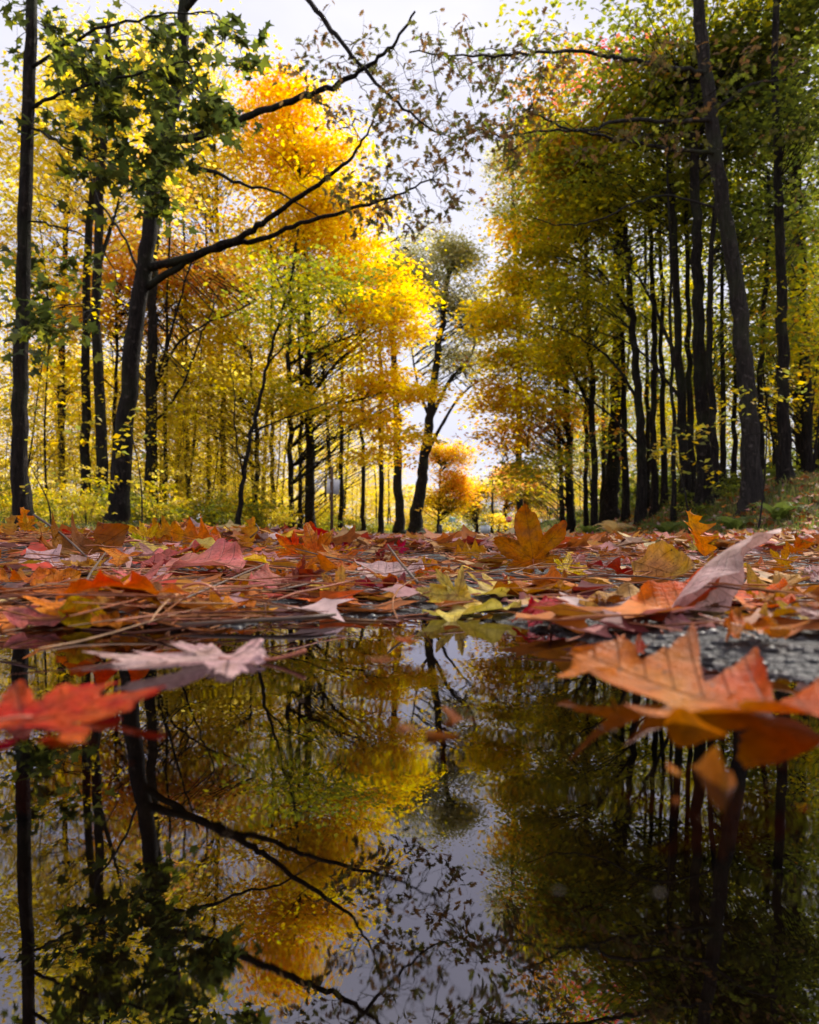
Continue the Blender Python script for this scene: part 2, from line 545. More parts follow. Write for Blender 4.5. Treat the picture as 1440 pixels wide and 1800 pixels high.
PAL = {
    'yellow': [(.92, .58, .03), (.93, .63, .04), (.90, .52, .025), (.84, .60, .05)],
    'gold':   [(.92, .50, .025), (.93, .55, .03), (.90, .43, .025)],
    'orange': [(.92, .36, .04), (.93, .44, .04), (.90, .30, .04), (.92, .52, .04)],
    'peach':  [(.92, .42, .16), (.93, .52, .18), (.90, .36, .14), (.92, .62, .14)],
    'pale':   [(.76, .58, .10), (.70, .54, .12), (.82, .62, .14), (.60, .48, .08)],
    'lime':   [(.56, .45, .035), (.64, .50, .035), (.42, .38, .03), (.76, .53, .035)],
    'olive':  [(.33, .31, .03), (.39, .36, .03), (.25, .26, .028), (.48, .40, .035)],
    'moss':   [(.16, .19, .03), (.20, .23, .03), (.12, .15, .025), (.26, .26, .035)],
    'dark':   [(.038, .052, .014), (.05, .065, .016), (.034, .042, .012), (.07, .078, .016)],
    'grey':   [(.44, .42, .22), (.50, .46, .24), (.38, .38, .20), (.58, .48, .22)],  # grey-green leaves, greyed and paled to stand in for distance haze
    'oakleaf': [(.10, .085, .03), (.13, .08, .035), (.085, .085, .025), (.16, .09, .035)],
    'rust':   [(.42, .17, .04), (.48, .22, .05), (.36, .13, .035), (.55, .30, .05)],
    'pink':   [(.80, .16, .12), (.78, .22, .14), (.7, .12, .1)],
    'spruce': [(.05, .07, .05), (.07, .09, .06), (.06, .075, .05)],
}

def pick_cols(n, mix, rg=None):
    """mix: list of (palette, weight)"""
    rg = rg or R
    names = [m[0] for m in mix]; wts = np.array([m[1] for m in mix], float); wts /= wts.sum()
    ch = rg.choice(len(names), n, p=wts)
    out_ = np.zeros((n, 3))
    for i, nm in enumerate(names):
        k = np.where(ch == i)[0]
        pal = np.array(PAL[nm])
        out_[k] = pal[rg.integers(0, len(pal), len(k))]
    return out_

def blob(mb, c, rad, nclump, per, lsize, mix, templ='quad', clump_r=.55, hollow=2.0, tilt=.5, flat=.07):
    """a part of a crown: flattened sprays of leaves through an ellipsoid; returns the spray centres"""
    d = R.standard_normal((nclump, 3)); d /= np.linalg.norm(d, axis=1, keepdims=True)
    r = R.uniform(0, 1, nclump) ** (1 / hollow) * np.exp(R.normal(.04, .30, nclump))
    cc = np.asarray(c) + d * r[:, None] * np.asarray(rad)
    cr_ = clump_r * R.uniform(.6, 1.9, nclump)
    n = nclump * per
    a = R.uniform(0, 2 * math.pi, n); u = np.sqrt(R.uniform(0, 1, n))
    cR = np.repeat(cr_, per)
    off = np.stack([np.cos(a) * u, np.sin(a) * u, np.zeros(n)], 1) * cR[:, None]
    # sprays tip outwards and hang at the rim
    tip = np.repeat(R.normal(0, .25, (nclump, 2)), per, axis=0)
    off[:, 2] = R.normal(0, flat, n) * cR - .28 * u * u * cR + (off[:, :2] * tip).sum(1)
    C = np.repeat(cc, per, axis=0) + off
    base = np.repeat(pick_cols(nclump, mix), per, axis=0)
    own = pick_cols(n, mix)
    f = R.uniform(0, 1, (n, 1)) ** 1.5 * .8
    col = (base * (1 - f) + own * f) * R.uniform(.75, 1.15, (n, 1))
    od = np.stack([np.cos(a), np.sin(a), np.zeros(n)], 1)
    leaves(mb, C, lsize * R.uniform(.65, 1.25, n), np.clip(col, 0, .92), templ, od, tilt)
    return cc

def bez(a, c, b_, n=7):
    t = np.linspace(0, 1, n)[:, None]
    return a * (1 - t) ** 2 + 2 * c * t * (1 - t) + b_ * t * t

def twig_to(mb, trunk_pts, target, r0, sides=4, spread=.55):
    """a slender branch rising from the trunk to a spray"""
    h = np.linalg.norm(trunk_pts[:, :2] - target[:2], axis=1)
    want = target[2] - spread * h - .2
    k = int(np.argmin(np.abs(trunk_pts[:, 2] - want)))
    a = trunk_pts[k]
    L = np.linalg.norm(target - a)
    mid = (a + target) / 2 + np.array([0, 0, .10 * L]) + R.normal(0, .05 * L, 3)
    p = bez(a, mid, target, 6)
    p[1:-1] += R.normal(0, .02 * L, (4, 3))
    mb.tube(p, np.linspace(r0 * (.5 + .12 * L), r0 * .25, 6), sides, cap=False)

def tree(name, label, trunk, Y, w0, w1, blobs, limbs=(), cat='tree', group=None, bark=None, templ='quad', lsize=.12, twigs=.75, tr=.014,
         base=None, sides=14, clump_r=.65, tilt=.5, per=36, sub=True):
    """trunk: (px, py[, dY]) up the photograph; blobs: (px, py, dY, rx_px, rz_px, ry_m, nclump, mix)"""
    tp = np.array([P(t[0], t[1], Y + (t[2] if len(t) > 2 else 0)) for t in trunk])
    gx, gy = tp[0][0], tp[0][1]
    gzv = float(terrain_z(gx, gy))
    path = spline(np.vstack([tp[:1] * [1, 1, 0] + [0, 0, gzv - .15], tp]) if tp[0][2] > gzv + .05 else tp, 6)
    n = len(path); s = np.linspace(0, 1, n)
    ra = (w0 * (1 - s) + w1 * s) / 2 * Y / F
    ra *= 1 + .5 * np.exp(-(path[:, 2] - gzv) / .35)
    path[1:-1, :2] += R.normal(0, .012, (n - 2, 2)) * Y / 12
    root = bpy.data.objects.new(name, None); COL.objects.link(root)
    o0 = np.array([gx, gy, gzv]); root.location = o0
    tag(root, label, cat, group)
    mb = MB(); mb.tube(path - o0, ra, sides, wob=.05)
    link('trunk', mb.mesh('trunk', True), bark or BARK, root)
    allw = [path]
    for lm in limbs:
        pts = np.array([P(p[0], p[1], Y + (p[2] if len(p) > 2 else 0)) for p in lm[0]])
        lp = spline(pts, 6); m = len(lp)
        lp[2:-1] += R.normal(0, .012, (m - 3, 3))
        mb = MB(); mb.tube(lp - o0, np.linspace(lm[1], lm[2], m) / 2 * Y / F, 6, wob=.06)
        link('limb', mb.mesh('limb', True), bark or BARK, root)
        allw.append(lp)
    wood = np.vstack(allw)
    cb, tb = MB(), MB()
    for bl in blobs:
        px, py, dY, rx, rz, ry, nc, mix = bl[:8]
        yy = Y + dY
        c0 = P(px, py, yy) - o0; rv = np.array((rx * yy / F, ry, rz * yy / F)); ccs = []
        k_n = 4 if nc >= 20 else 1
        for j_ in range(k_n):
            f_ = R.uniform(.45, .8) if k_n > 1 else 1.0
            cj = c0 + (R.uniform(-1, 1, 3) * rv * .62 if k_n > 1 else 0)
            ccs.append(blob(cb, cj, rv * f_ * np.array([R.uniform(.8, 1.35), 1, R.uniform(.6, 1.1)]), max(2, nc // k_n), per, bl[8] if len(bl) > 8 else lsize, mix, templ, clump_r, tilt=tilt))
        cc = np.vstack(ccs)
        for t_ in cc:
            if R.random() < twigs: twig_to(tb, wood - o0, t_, tr)
    if cb.n: link('crown', cb.mesh('crown'), LEAF, root)
    if tb.n:
        tw = link('twigs', tb.mesh('twigs'), bark or BARK, root); tag(tw, kind='stuff')
    return root, wood, o0

def copy_tree(src, loc, rz, sc_, label=None, group=None):
    r = src.copy(); COL.objects.link(r)
    r.location = loc; r.rotation_euler = (0, 0, rz); r.scale = sc_ if hasattr(sc_, '__len__') else (sc_, sc_, sc_)
    if label: r['label'] = label
    if group: r['group'] = group
    for ch in list(src.children):
        c = ch.copy(); COL.objects.link(c); c.parent = r
    return r

# ------------------------------------------------------------------ the trees one can tell apart
Y_ = 'yellow'
# --- left side
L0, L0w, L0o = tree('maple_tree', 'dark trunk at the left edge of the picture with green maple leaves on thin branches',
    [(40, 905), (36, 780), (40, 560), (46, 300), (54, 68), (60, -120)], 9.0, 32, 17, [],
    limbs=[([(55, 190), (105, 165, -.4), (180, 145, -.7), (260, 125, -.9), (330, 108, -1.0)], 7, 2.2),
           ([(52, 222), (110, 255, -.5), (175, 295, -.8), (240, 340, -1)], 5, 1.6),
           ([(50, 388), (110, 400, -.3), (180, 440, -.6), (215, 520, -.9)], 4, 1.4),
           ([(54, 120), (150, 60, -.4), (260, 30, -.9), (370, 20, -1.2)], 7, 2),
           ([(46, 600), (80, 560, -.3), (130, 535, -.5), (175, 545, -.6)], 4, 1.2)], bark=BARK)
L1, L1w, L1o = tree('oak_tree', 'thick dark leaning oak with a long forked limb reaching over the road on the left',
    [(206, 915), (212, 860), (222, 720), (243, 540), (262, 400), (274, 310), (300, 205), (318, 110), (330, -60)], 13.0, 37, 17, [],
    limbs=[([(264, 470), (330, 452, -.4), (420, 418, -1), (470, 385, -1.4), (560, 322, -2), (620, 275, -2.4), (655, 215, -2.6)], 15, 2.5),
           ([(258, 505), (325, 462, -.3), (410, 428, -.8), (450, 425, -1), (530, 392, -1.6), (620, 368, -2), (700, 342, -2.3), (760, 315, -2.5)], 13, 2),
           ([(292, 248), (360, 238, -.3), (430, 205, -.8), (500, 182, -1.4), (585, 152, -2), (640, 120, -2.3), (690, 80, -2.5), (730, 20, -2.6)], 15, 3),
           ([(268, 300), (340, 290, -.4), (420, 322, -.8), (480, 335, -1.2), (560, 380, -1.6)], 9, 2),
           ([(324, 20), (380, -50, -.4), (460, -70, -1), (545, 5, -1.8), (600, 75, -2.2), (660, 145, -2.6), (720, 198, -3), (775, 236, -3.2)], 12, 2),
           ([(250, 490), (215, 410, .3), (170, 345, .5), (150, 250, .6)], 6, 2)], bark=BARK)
tree('oak_tree', 'straight slim trunk with pale yellow top, outer one of the pair behind the leaning oak', [(150, 912), (150, 700), (156, 430), (168, 250), (172, 60)], 18.0, 20, 8,
     [(150, 200, 0, 95, 120, 1.6, 60, [('pale', 3), ('lime', 2), (Y_, 1)]), (120, 340, 1, 80, 70, 1.5, 36, [('pale', 3), (Y_, 1)])], lsize=.14)
tree('oak_tree', 'slim dark trunk with a side fork, inner one of the pair behind the leaning oak', [(182, 905), (178, 760), (170, 560), (176, 350), (186, 160), (190, 40)], 17.0, 24, 9,
     [(230, 330, 1, 90, 90, 1.6, 40, [('pale', 2), ('lime', 2), ('peach', 1)]), (250, 160, 1, 110, 90, 1.6, 50, [('pale', 3), ('lime', 2), (Y_, 2)])],
     limbs=[([(174, 470), (195, 400, .2), (205, 370, .3), (212, 330, .5)], 8, 3)], lsize=.14)
tree('maple_tree', 'many-stemmed maple with orange and peach leaves behind the leaning oak', [(266, 900), (265, 740), (268, 560), (272, 440), (285, 330)], 19.0, 26, 9,
     [(330, 475, 3, 120, 62, 2.2, 80, [('peach', 3), ('orange', 2), ('gold', 2)]), (195, 480, 4, 120, 75, 2.2, 85, [('orange', 3), ('peach', 2), ('gold', 3)]),
      (300, 400, 4, 100, 60, 2.2, 40, [('peach', 3), ('pale', 2)]), (230, 560, 3, 130, 50, 2.2, 55, [('gold', 3), ('orange', 1), ('pale', 1)]),
      (120, 560, 4, 90, 60, 2, 45, [('gold', 2), ('orange', 2), ('lime', 1)])],
     limbs=[([(266, 700), (310, 610, .3), (360, 570, .6), (430, 540, .9), (490, 500, 1)], 6, 2), ([(266, 690), (300, 590, .2), (330, 480, .5), (350, 420, .8)], 7, 2),
            ([(266, 750), (320, 680, -.3), (350, 600, -.5), (385, 520, -.6)], 6, 2)], lsize=.13, twigs=.3, per=28)
tree('maple_tree', 'orange maple crown glowing between the leaning oak and the slim pair', [(198, 908), (200, 780), (204, 640), (206, 520)], 21.0, 10, 4,
     [(195, 470, 0, 80, 60, 1.8, 55, [('orange', 3), ('peach', 2), ('gold', 1)]), (330, 470, 0, 70, 45, 1.8, 40, [('peach', 3), ('orange', 2)]), (150, 560, 0, 80, 40, 1.6, 36, [('gold', 3), ('orange', 2)]), (390, 500, 0, 60, 40, 1.6, 26, [('peach', 2), ('orange', 1), ('pale', 1)])], lsize=.13)
tree('sapling', 'forked young tree with bare lower stem standing left of the white sign', [(420, 922), (428, 840), (443, 760), (462, 680), (480, 600), (505, 520), (520, 450)], 15.0, 10, 3,
     [(500, 560, 0, 70, 60, 1.3, 26, [('olive', 3), ('moss', 2)]), (545, 500, .5, 90, 50, 1.3, 30, [('olive', 3), ('moss', 3), ('lime', 1)]), (600, 480, .5, 60, 50, 1.2, 20, [('moss', 3), ('olive', 2)])],
     limbs=[([(428, 840), (415, 770, -.1), (412, 700, -.2), (405, 640, -.2)], 4, 1.5), ([(443, 760), (500, 735, .1), (560, 715, .2), (620, 690, .3)], 4, 1.2),
            ([(470, 640), (510, 600, .1), (560, 580, .2), (610, 545, .3)], 3.5, 1.2)], lsize=.11, tr=.010)
tree('maple_tree', 'tall maple turning orange at the top and golden below, highest crown on the left', [(545, 932), (545, 780), (541, 600), (538, 450), (525, 300), (505, 180)], 26.0, 20, 5,
     [(490, 165, 0, 58, 50, 1.9, 44, [('orange', 4), ('gold', 2)]), (515, 225, 0, 92, 54, 2.4, 70, [('orange', 2), ('gold', 4)]), (455, 200, 1, 46, 54, 1.7, 24, [('orange', 3), ('peach', 2)]),
      (550, 290, 0, 112, 56, 2.8, 95, [('gold', 4), (Y_, 4)]), (480, 270, 0, 78, 58, 2.4, 50, [('gold', 3), (Y_, 4)]),
      (590, 360, -1, 80, 55, 2.2, 90, [(Y_, 5), ('gold', 2), ('lime', 2)]), (510, 380, 0, 100, 55, 2.5, 100, [(Y_, 5), ('lime', 2), ('gold', 1)]),
      (610, 450, -1, 85, 55, 2.4, 100, [(Y_, 6), ('gold', 2)]), (450, 430, 1, 70, 60, 2, 55, [(Y_, 3), ('lime', 2), ('pale', 2)]),
      (685, 495, -1, 50, 42, 1.8, 60, [(Y_, 5), ('gold', 2)]), (540, 640, 1, 120, 60, 2.2, 90, [(Y_, 3), ('lime', 3), ('olive', 1)])],
     limbs=[([(544, 700), (590, 640, -.4), (650, 590, -.8), (700, 560, -1)], 7, 2), ([(543, 760), (600, 720, -.4), (660, 690, -.8)], 6, 2), ([(541, 600), (500, 520, .3), (470, 440, .5)], 7, 2)],
     lsize=.15, per=46, twigs=.4, clump_r=.75)
tree('maple_tree', 'bright yellow maple leaning its layered branches towards the road', [(512, 930), (510, 760), (508, 600), (515, 470), (525, 400)], 24.0, 12, 4,
     [(640, 560, -1, 70, 40, 1.6, 60, [(Y_, 6), ('gold', 2)]), (690, 600, -1, 55, 34, 1.5, 50, [(Y_, 6), ('gold', 1)]), (720, 535, -1, 40, 34, 1.4, 34, [(Y_, 5)]),
      (650, 660, -1, 80, 32, 1.6, 62, [(Y_, 5), ('gold', 2)]), (720, 690, -1.5, 45, 26, 1.4, 38, [(Y_, 5)]), (640, 730, -1, 80, 28, 1.5, 48, [(Y_, 4), ('gold', 3)]),
      (700, 765, -1.5, 50, 20, 1.3, 26, [(Y_, 4), ('gold', 3)]), (580, 700, 0, 90, 50, 1.6, 52, [('lime', 3), (Y_, 3)]), (665, 800, -1, 60, 20, 1.2, 22, [(Y_, 4), ('orange', 1)])],
     limbs=[([(510, 760), (570, 720, -.3), (640, 700, -.8), (720, 680, -1.2)], 6, 2), ([(508, 640), (570, 610, -.3), (640, 580, -.7), (700, 540, -1)], 6, 2)], lsize=.14, clump_r=.5)
tree('young_maple', 'lime green young maple in front of the golden crown, left of the forked sapling', [(448, 920), (452, 780), (446, 700), (440, 620)], 21.0, 12, 4,
     [(400, 690, -1, 100, 50, 1.5, 50, [('lime', 3), ('pale', 2)]), (350, 640, 0, 90, 45, 1.6, 45, [('pale', 3), (Y_, 2), ('lime', 1)]), (480, 690, 0, 70, 45, 1.5, 36, [('olive', 2), ('lime', 2)]),
      (400, 580, 1, 90, 45, 1.6, 45, [('lime', 3), (Y_, 2)]), (300, 720, 0, 80, 40, 1.5, 34, [('pale', 3), ('lime', 2)])], lsize=.12)
tree('maple_tree', 'twin black trunks where the wood meets the road, the straight one', [(703, 928), (700, 820), (697, 700), (690, 560), (700, 430)], 42.0, 20, 7,
     [(725, 470, 0, 60, 50, 2.4, 110, [('grey', 4), ('moss', 1)]), (690, 560, 2, 50, 60, 2.4, 44, [('grey', 3), ('moss', 2)])], lsize=.16, clump_r=.8, twigs=.4, tr=.03)
tree('oak_tree', 'tall grey-green tree with bare curved limbs leaning out over the road end', [(730, 930), (736, 880), (744, 820), (754, 750), (764, 670), (776, 570), (790, 470)], 44.0, 26, 8,
     [(785, 455, 0, 62, 46, 2.2, 130, [('grey', 4), ('olive', 1)]), (765, 520, 0, 75, 50, 2.6, 130, [('grey', 4)]), (825, 550, 0, 46, 56, 2, 80, [('grey', 3), ('olive', 1)]),
      (800, 610, 1, 56, 46, 2, 60, [('grey', 3), ('olive', 1)]), (850, 630, 0, 36, 26, 1.8, 20, [('rust', 1), ('grey', 2)])],
     limbs=[([(750, 800), (775, 750, -.5), (815, 690, -1), (870, 655, -1.5)], 8, 2), ([(760, 730), (790, 670, .4), (830, 620, .8), (845, 540, 1)], 8, 2.5), ([(758, 740), (735, 680, .4), (722, 600, .8)], 7, 2)],
     lsize=.17, clump_r=.85, twigs=.6, tr=.03, per=50)
tree('maple_tree', 'small orange and gold maple beside the road end, left of the street name sign', [(770, 932), (772, 880), (776, 820)], 104.0, 7, 3,
     [(785, 790, 0, 44, 40, 3.2, 130, [('gold', 3), ('lime', 2), ('orange', 1)]), (806, 845, -1, 34, 34, 3, 120, [('gold', 4), ('orange', 3)]), (775, 866, 0, 42, 34, 3, 110, [('lime', 3), ('gold', 2)]),
      (808, 886, 0, 20, 14, 1.4, 14, [('lime', 2), ('gold', 2)])], lsize=.34, clump_r=1.2, tr=.05)
tree('birch_tree', 'tall pale yellow tree filling the upper left behind the slim pair', [(110, 915), (108, 700), (112, 480), (120, 280), (124, 90)], 24.0, 14, 5,
     [(90, 130, 0, 130, 110, 3, 90, [('pale', 4), ('lime', 2), (Y_, 1)]), (110, 300, 0, 130, 90, 3, 90, [('pale', 4), ('lime', 2)]), (60, 430, 0, 90, 70, 2.6, 50, [('pale', 3), ('lime', 2), ('gold', 1)]),
      (90, 620, 0, 110, 70, 2.6, 60, [('gold', 2), ('lime', 3), (Y_, 2)]), (20, 250, 0, 80, 140, 2.6, 50, [('pale', 3), ('lime', 1)])], lsize=.14, tr=.02)
tree('birch_tree', 'tall yellow-green tree between the leaning oak and the orange-topped maple', [(395, 922), (393, 760), (388, 560), (380, 360), (372, 180)], 27.0, 13, 5,
     [(330, 200, 0, 110, 110, 3, 90, [('pale', 3), ('lime', 3), (Y_, 2)]), (400, 330, 0, 100, 80, 3, 80, [(Y_, 3), ('lime', 3), ('pale', 1)]), (330, 330, 1, 90, 80, 3, 50, [('pale', 3), ('peach', 1), ('lime', 1)]),
      (420, 480, 0, 100, 60, 2.6, 60, [('lime', 3), (Y_, 2), ('olive', 1)]), (380, 620, 0, 110, 60, 2.6, 60, [('lime', 3), (Y_, 3)]), (250, 80, 0, 120, 70, 3, 50, [('pale', 3), ('lime', 2)])], lsize=.14, tr=.02)
tree('birch_tree', 'slender lime-leaved tree behind the leaning oak near its foot', [(310, 920), (312, 800), (318, 650), (322, 520)], 30.0, 11, 5,
     [(250, 660, 0, 110, 50, 2.6, 60, [('lime', 3), (Y_, 3), ('pale', 1)]), (340, 740, 0, 110, 45, 2.6, 60, [('lime', 4), (Y_, 2)]), (180, 720, 0, 100, 50, 2.6, 50, [('gold', 1), (Y_, 3), ('lime', 2)]),
      (480, 790, 0, 100, 40, 2.4, 40, [('lime', 3), ('pale', 2)]), (80, 780, 0, 90, 45, 2.4, 36, [(Y_, 2), ('lime', 3)])], lsize=.14, tr=.02)
# --- far end of the road
tree('maple_tree', 'pale yellow tree closing the far end of the road', [(838, 934), (838, 900), (836, 870)], 125.0, 7, 4,
     [(836, 872, 0, 30, 34, 4, 150, [('pale', 4), ('lime', 1)]), (815, 884, 4, 28, 34, 4, 110, [('pale', 3), ('olive', 1)])], lsize=.4, clump_r=1.6, tr=.06)
tree('maple_tree', 'orange tree behind the stop sign', [(888, 934), (888, 900), (886, 870)], 118.0, 6, 4,
     [(890, 866, 0, 34, 36, 4, 150, [('peach', 3), ('orange', 2), ('gold', 2)]), (905, 846, 3, 28, 28, 4, 80, [('orange', 2), ('peach', 2)])], lsize=.4, clump_r=1.6, tr=.06)
tree('young_maple', 'small bright yellow bush tree left of the stop sign', [(877, 936), (877, 920)], 104.0, 4, 2,
     [(877, 915, 0, 13, 17, 1.4, 26, [(Y_, 4), ('pale', 1)])], lsize=.3, clump_r=.7, tr=.03)

# --- right side
R1, R1w, R1o = tree('oak_tree', 'mottled grey trunk leaning in from the bank on the right, limbs crossing the picture top',
    [(1322, 850), (1316, 720), (1303, 580), (1284, 440), (1262, 300), (1245, 160), (1230, 40), (1222, -90)], 12.0, 34, 18, [],
    limbs=[([(1240, 128), (1180, 118, -.4), (1110, 105, -.8), (1070, 100, -1), (1015, 88, -1.4), (930, 95, -2), (830, 98, -2.6), (720, 92, -3)], 9, 2),
           ([(1256, 210), (1190, 214, -.4), (1090, 212, -.9), (1040, 228, -1.2), (950, 232, -1.6), (880, 240, -2)], 8, 2),
           ([(1264, 270), (1190, 262, -.5), (1110, 250, -1), (1040, 235, -1.4), (985, 222, -1.8), (930, 195, -2.2)], 7, 2),
           ([(1275, 370), (1180, 345, .5), (1120, 355, .3), (1040, 390, 0), (985, 395, -.3), (930, 380, -.6)], 5, 1.5),
           ([(1250, 200), (1320, 150, .3), (1380, 140, .5), (1440, 120, .6)], 7, 2)], bark=BARK_GREY)
dk = [('dark', 3), ('moss', 3)]  # green leaves, darkened in colour to carry the shade of the backlit crowns
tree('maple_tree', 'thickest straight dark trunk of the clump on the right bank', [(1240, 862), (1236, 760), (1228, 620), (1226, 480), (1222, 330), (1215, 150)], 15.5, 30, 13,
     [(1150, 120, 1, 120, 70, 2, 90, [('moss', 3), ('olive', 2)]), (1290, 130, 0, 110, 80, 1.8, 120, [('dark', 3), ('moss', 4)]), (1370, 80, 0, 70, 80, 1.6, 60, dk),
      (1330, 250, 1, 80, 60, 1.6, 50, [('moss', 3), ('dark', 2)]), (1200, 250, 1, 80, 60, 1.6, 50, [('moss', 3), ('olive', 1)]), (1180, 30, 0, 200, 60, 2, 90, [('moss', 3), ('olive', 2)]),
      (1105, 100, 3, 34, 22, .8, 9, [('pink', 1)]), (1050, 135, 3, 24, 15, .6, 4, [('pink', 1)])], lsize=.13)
tree('maple_tree', 'dark upright trunk left of the thickest one in the clump on the right bank', [(1205, 866), (1200, 760), (1192, 600), (1186, 440), (1178, 300), (1170, 180)], 16.5, 19, 8,
     [(1120, 300, 1, 110, 70, 2, 85, [('moss', 3), ('olive', 3)]), (1060, 210, 1, 90, 70, 1.8, 75, [('olive', 3), ('moss', 2), ('rust', 1)]), (1100, 420, 2, 90, 60, 1.8, 55, [('olive', 3), ('moss', 2)])], lsize=.13,
     limbs=[([(1194, 640), (1160, 560, .3), (1130, 500, .5), (1080, 440, .6)], 7, 2), ([(1196, 700), (1150, 640, .3), (1100, 600, .5), (1040, 580, .6)], 6, 1.5)])
tree('maple_tree', 'slender trunk bending right beside the thickest one on the bank', [(1258, 862), (1254, 740), (1246, 600), (1250, 450), (1262, 330), (1275, 220)], 15.0, 15, 6,
     [(1330, 420, 1, 60, 60, 1.5, 30, [('moss', 3), ('dark', 2)]), (1300, 560, 2, 60, 60, 1.5, 24, [('moss', 2), ('olive', 2)])], lsize=.12)
tree('maple_tree', 'pair of close dark trunks left of the bank clump, the nearer stem', [(1128, 876), (1126, 760), (1118, 640), (1108, 520), (1100, 400)], 18.0, 20, 8,
     [(1040, 320, 1, 100, 70, 2, 85, [('olive', 4), ('moss', 2), ('rust', 1)]), (1000, 240, 0, 70, 60, 1.8, 60, [('olive', 3), ('rust', 2), ('moss', 2)]), (1010, 430, 1, 90, 60, 1.8, 70, [('olive', 4), ('lime', 1)]),
      (1040, 530, 1, 90, 50, 1.8, 50, [('olive', 4), ('lime', 1), ('moss', 1)])],
     limbs=[([(1120, 700), (1080, 640, .3), (1030, 600, .5), (960, 570, .7)], 6, 1.6), ([(1112, 560), (1060, 480, .3), (1010, 430, .6)], 6, 1.6), ([(1122, 780), (1060, 720, .3), (1010, 690, .4), (950, 680, .6)], 5, 1.4)], lsize=.13)
tree('maple_tree', 'thin dark stem right of the close pair left of the bank clump', [(1150, 870), (1148, 740), (1150, 600), (1145, 470), (1140, 330)], 18.5, 14, 6,
     [(1150, 560, 2, 70, 60, 1.6, 30, [('moss', 2), ('olive', 2), ('lime', 1)])], lsize=.12)
tree('pine_tree', 'old broad-based dark pine trunk in the middle of the right wood', [(1072, 884), (1078, 830), (1082, 740), (1084, 640), (1086, 500), (1086, 300)], 23.0, 30, 12,
     [(1090, 480, 2, 70, 60, 2, 30, [('dark', 2), ('moss', 2)])], lsize=.13, clump_r=.8)
tree('maple_tree', 'yellow-green maple on the right whose branches hang lowest over the road', [(1003, 910), (1000, 820), (996, 720), (990, 600), (978, 480), (960, 330)], 25.0, 16, 6,
     [(925, 480, 0, 70, 45, 2.2, 95, [('olive', 3), (Y_, 2), ('lime', 2)]), (892, 545, -1, 52, 44, 1.8, 80, [('lime', 3), (Y_, 3), ('olive', 2)]), (900, 610, -1, 56, 38, 1.8, 62, [('olive', 3), ('lime', 3), (Y_, 1)]),
      (904, 690, -1, 64, 40, 1.9, 84, [('lime', 2), (Y_, 3), ('rust', 1)]), (960, 640, 0, 80, 60, 2, 60, [('olive', 3), ('lime', 2)]), (980, 740, 0, 70, 40, 1.8, 40, [('rust', 2), ('lime', 2), ('gold', 1)]),
      (900, 760, 0, 50, 36, 1.8, 60, [('rust', 2), (Y_, 2), ('lime', 1)]), (970, 380, 0, 70, 60, 2, 80, [('olive', 4), ('lime', 1), ('gold', 1)]), (950, 290, 0, 48, 60, 1.8, 60, [('olive', 3), ('rust', 2)]),
      (905, 410, -1, 30, 26, 1.4, 28, [('gold', 3), (Y_, 3), ('orange', 1)]), (930, 830, 0, 48, 30, 1.6, 34, [('olive', 3), ('lime', 1), ('rust', 1)]),
      (970, 160, 0, 50, 60, 2, 46, [('olive', 3), ('rust', 2), ('orange', 1)]), (950, 230, 0, 26, 40, 1.3, 22, [('rust', 2), ('olive', 2)])],
     limbs=[([(998, 760), (960, 700, -.3), (910, 680, -.6), (860, 672, -.9)], 6, 1.5), ([(990, 610), (950, 570, -.3), (900, 540, -.6), (868, 545, -.9)], 6, 1.5), ([(1000, 820), (960, 800, -.3), (920, 795, -.6), (880, 815, -.9)], 4, 1.2)],
     lsize=.15)
tree('maple_tree', 'slim pole-like tree beside the low-hanging yellow-green maple', [(988, 908), (985, 800), (980, 700), (975, 600)], 27.0, 10, 5,
     [(1010, 560, 0, 60, 60, 1.8, 40, [('olive', 3), ('lime', 1)]), (900, 840, 2, 34, 26, 1.5, 24, [('peach', 1), ('lime', 2), ('rust', 1)])], lsize=.14)
tree('oak_tree', 'very tall thin-leaved grey-green tree peeping over the maple edge on the right', [(915, 925), (913, 800), (912, 600), (905, 420), (900, 300)], 46.0, 14, 6,
     [(895, 300, 0, 30, 50, 2, 46, [('grey', 4)]), (905, 370, 0, 40, 50, 2, 50, [('grey', 3), ('olive', 1)]), (930, 330, 0, 50, 70, 2.4, 50, [('grey', 2), ('olive', 2)])], lsize=.17, clump_r=.8, tr=.03, per=44)
tree('maple_tree', 'orange-leaved maple at the road end on the right, above the stop sign', [(925, 930), (925, 880), (922, 830)], 58.0, 10, 5,
     [(900, 836, 0, 34, 32, 2, 80, [('peach', 2), ('orange', 1), ('lime', 2)]), (926, 860, 0, 34, 36, 2, 90, [('lime', 2), ('olive', 2), ('gold', 1)]), (890, 830, 0, 16, 14, 1.2, 14, [('pink', 1), ('orange', 1)])], lsize=.22, clump_r=.8, tr=.03)
tree('maple_tree', 'dark trunk by the right edge of the picture standing up on the bank', [(1380, 835), (1378, 700), (1374, 560), (1372, 420), (1366, 260), (1364, 60), (1380, -250), (1420, -520)], 13.0, 25, 6,
     [(1560, -480, 0, 330, 190, 3.4, 150, [('moss', 3), ('olive', 2)]), (1440, -250, 0, 200, 130, 2.6, 70, dk), (1400, 200, 0, 60, 90, 1.5, 50, dk), (1400, 400, 1, 60, 60, 1.4, 24, [('moss', 3), ('dark', 1)]), (1390, 560, 1, 60, 50, 1.4, 20, [('moss', 3), ('olive', 1)])], lsize=.12)  # first two blobs and the trunk top: unseen, added to shade the foreground
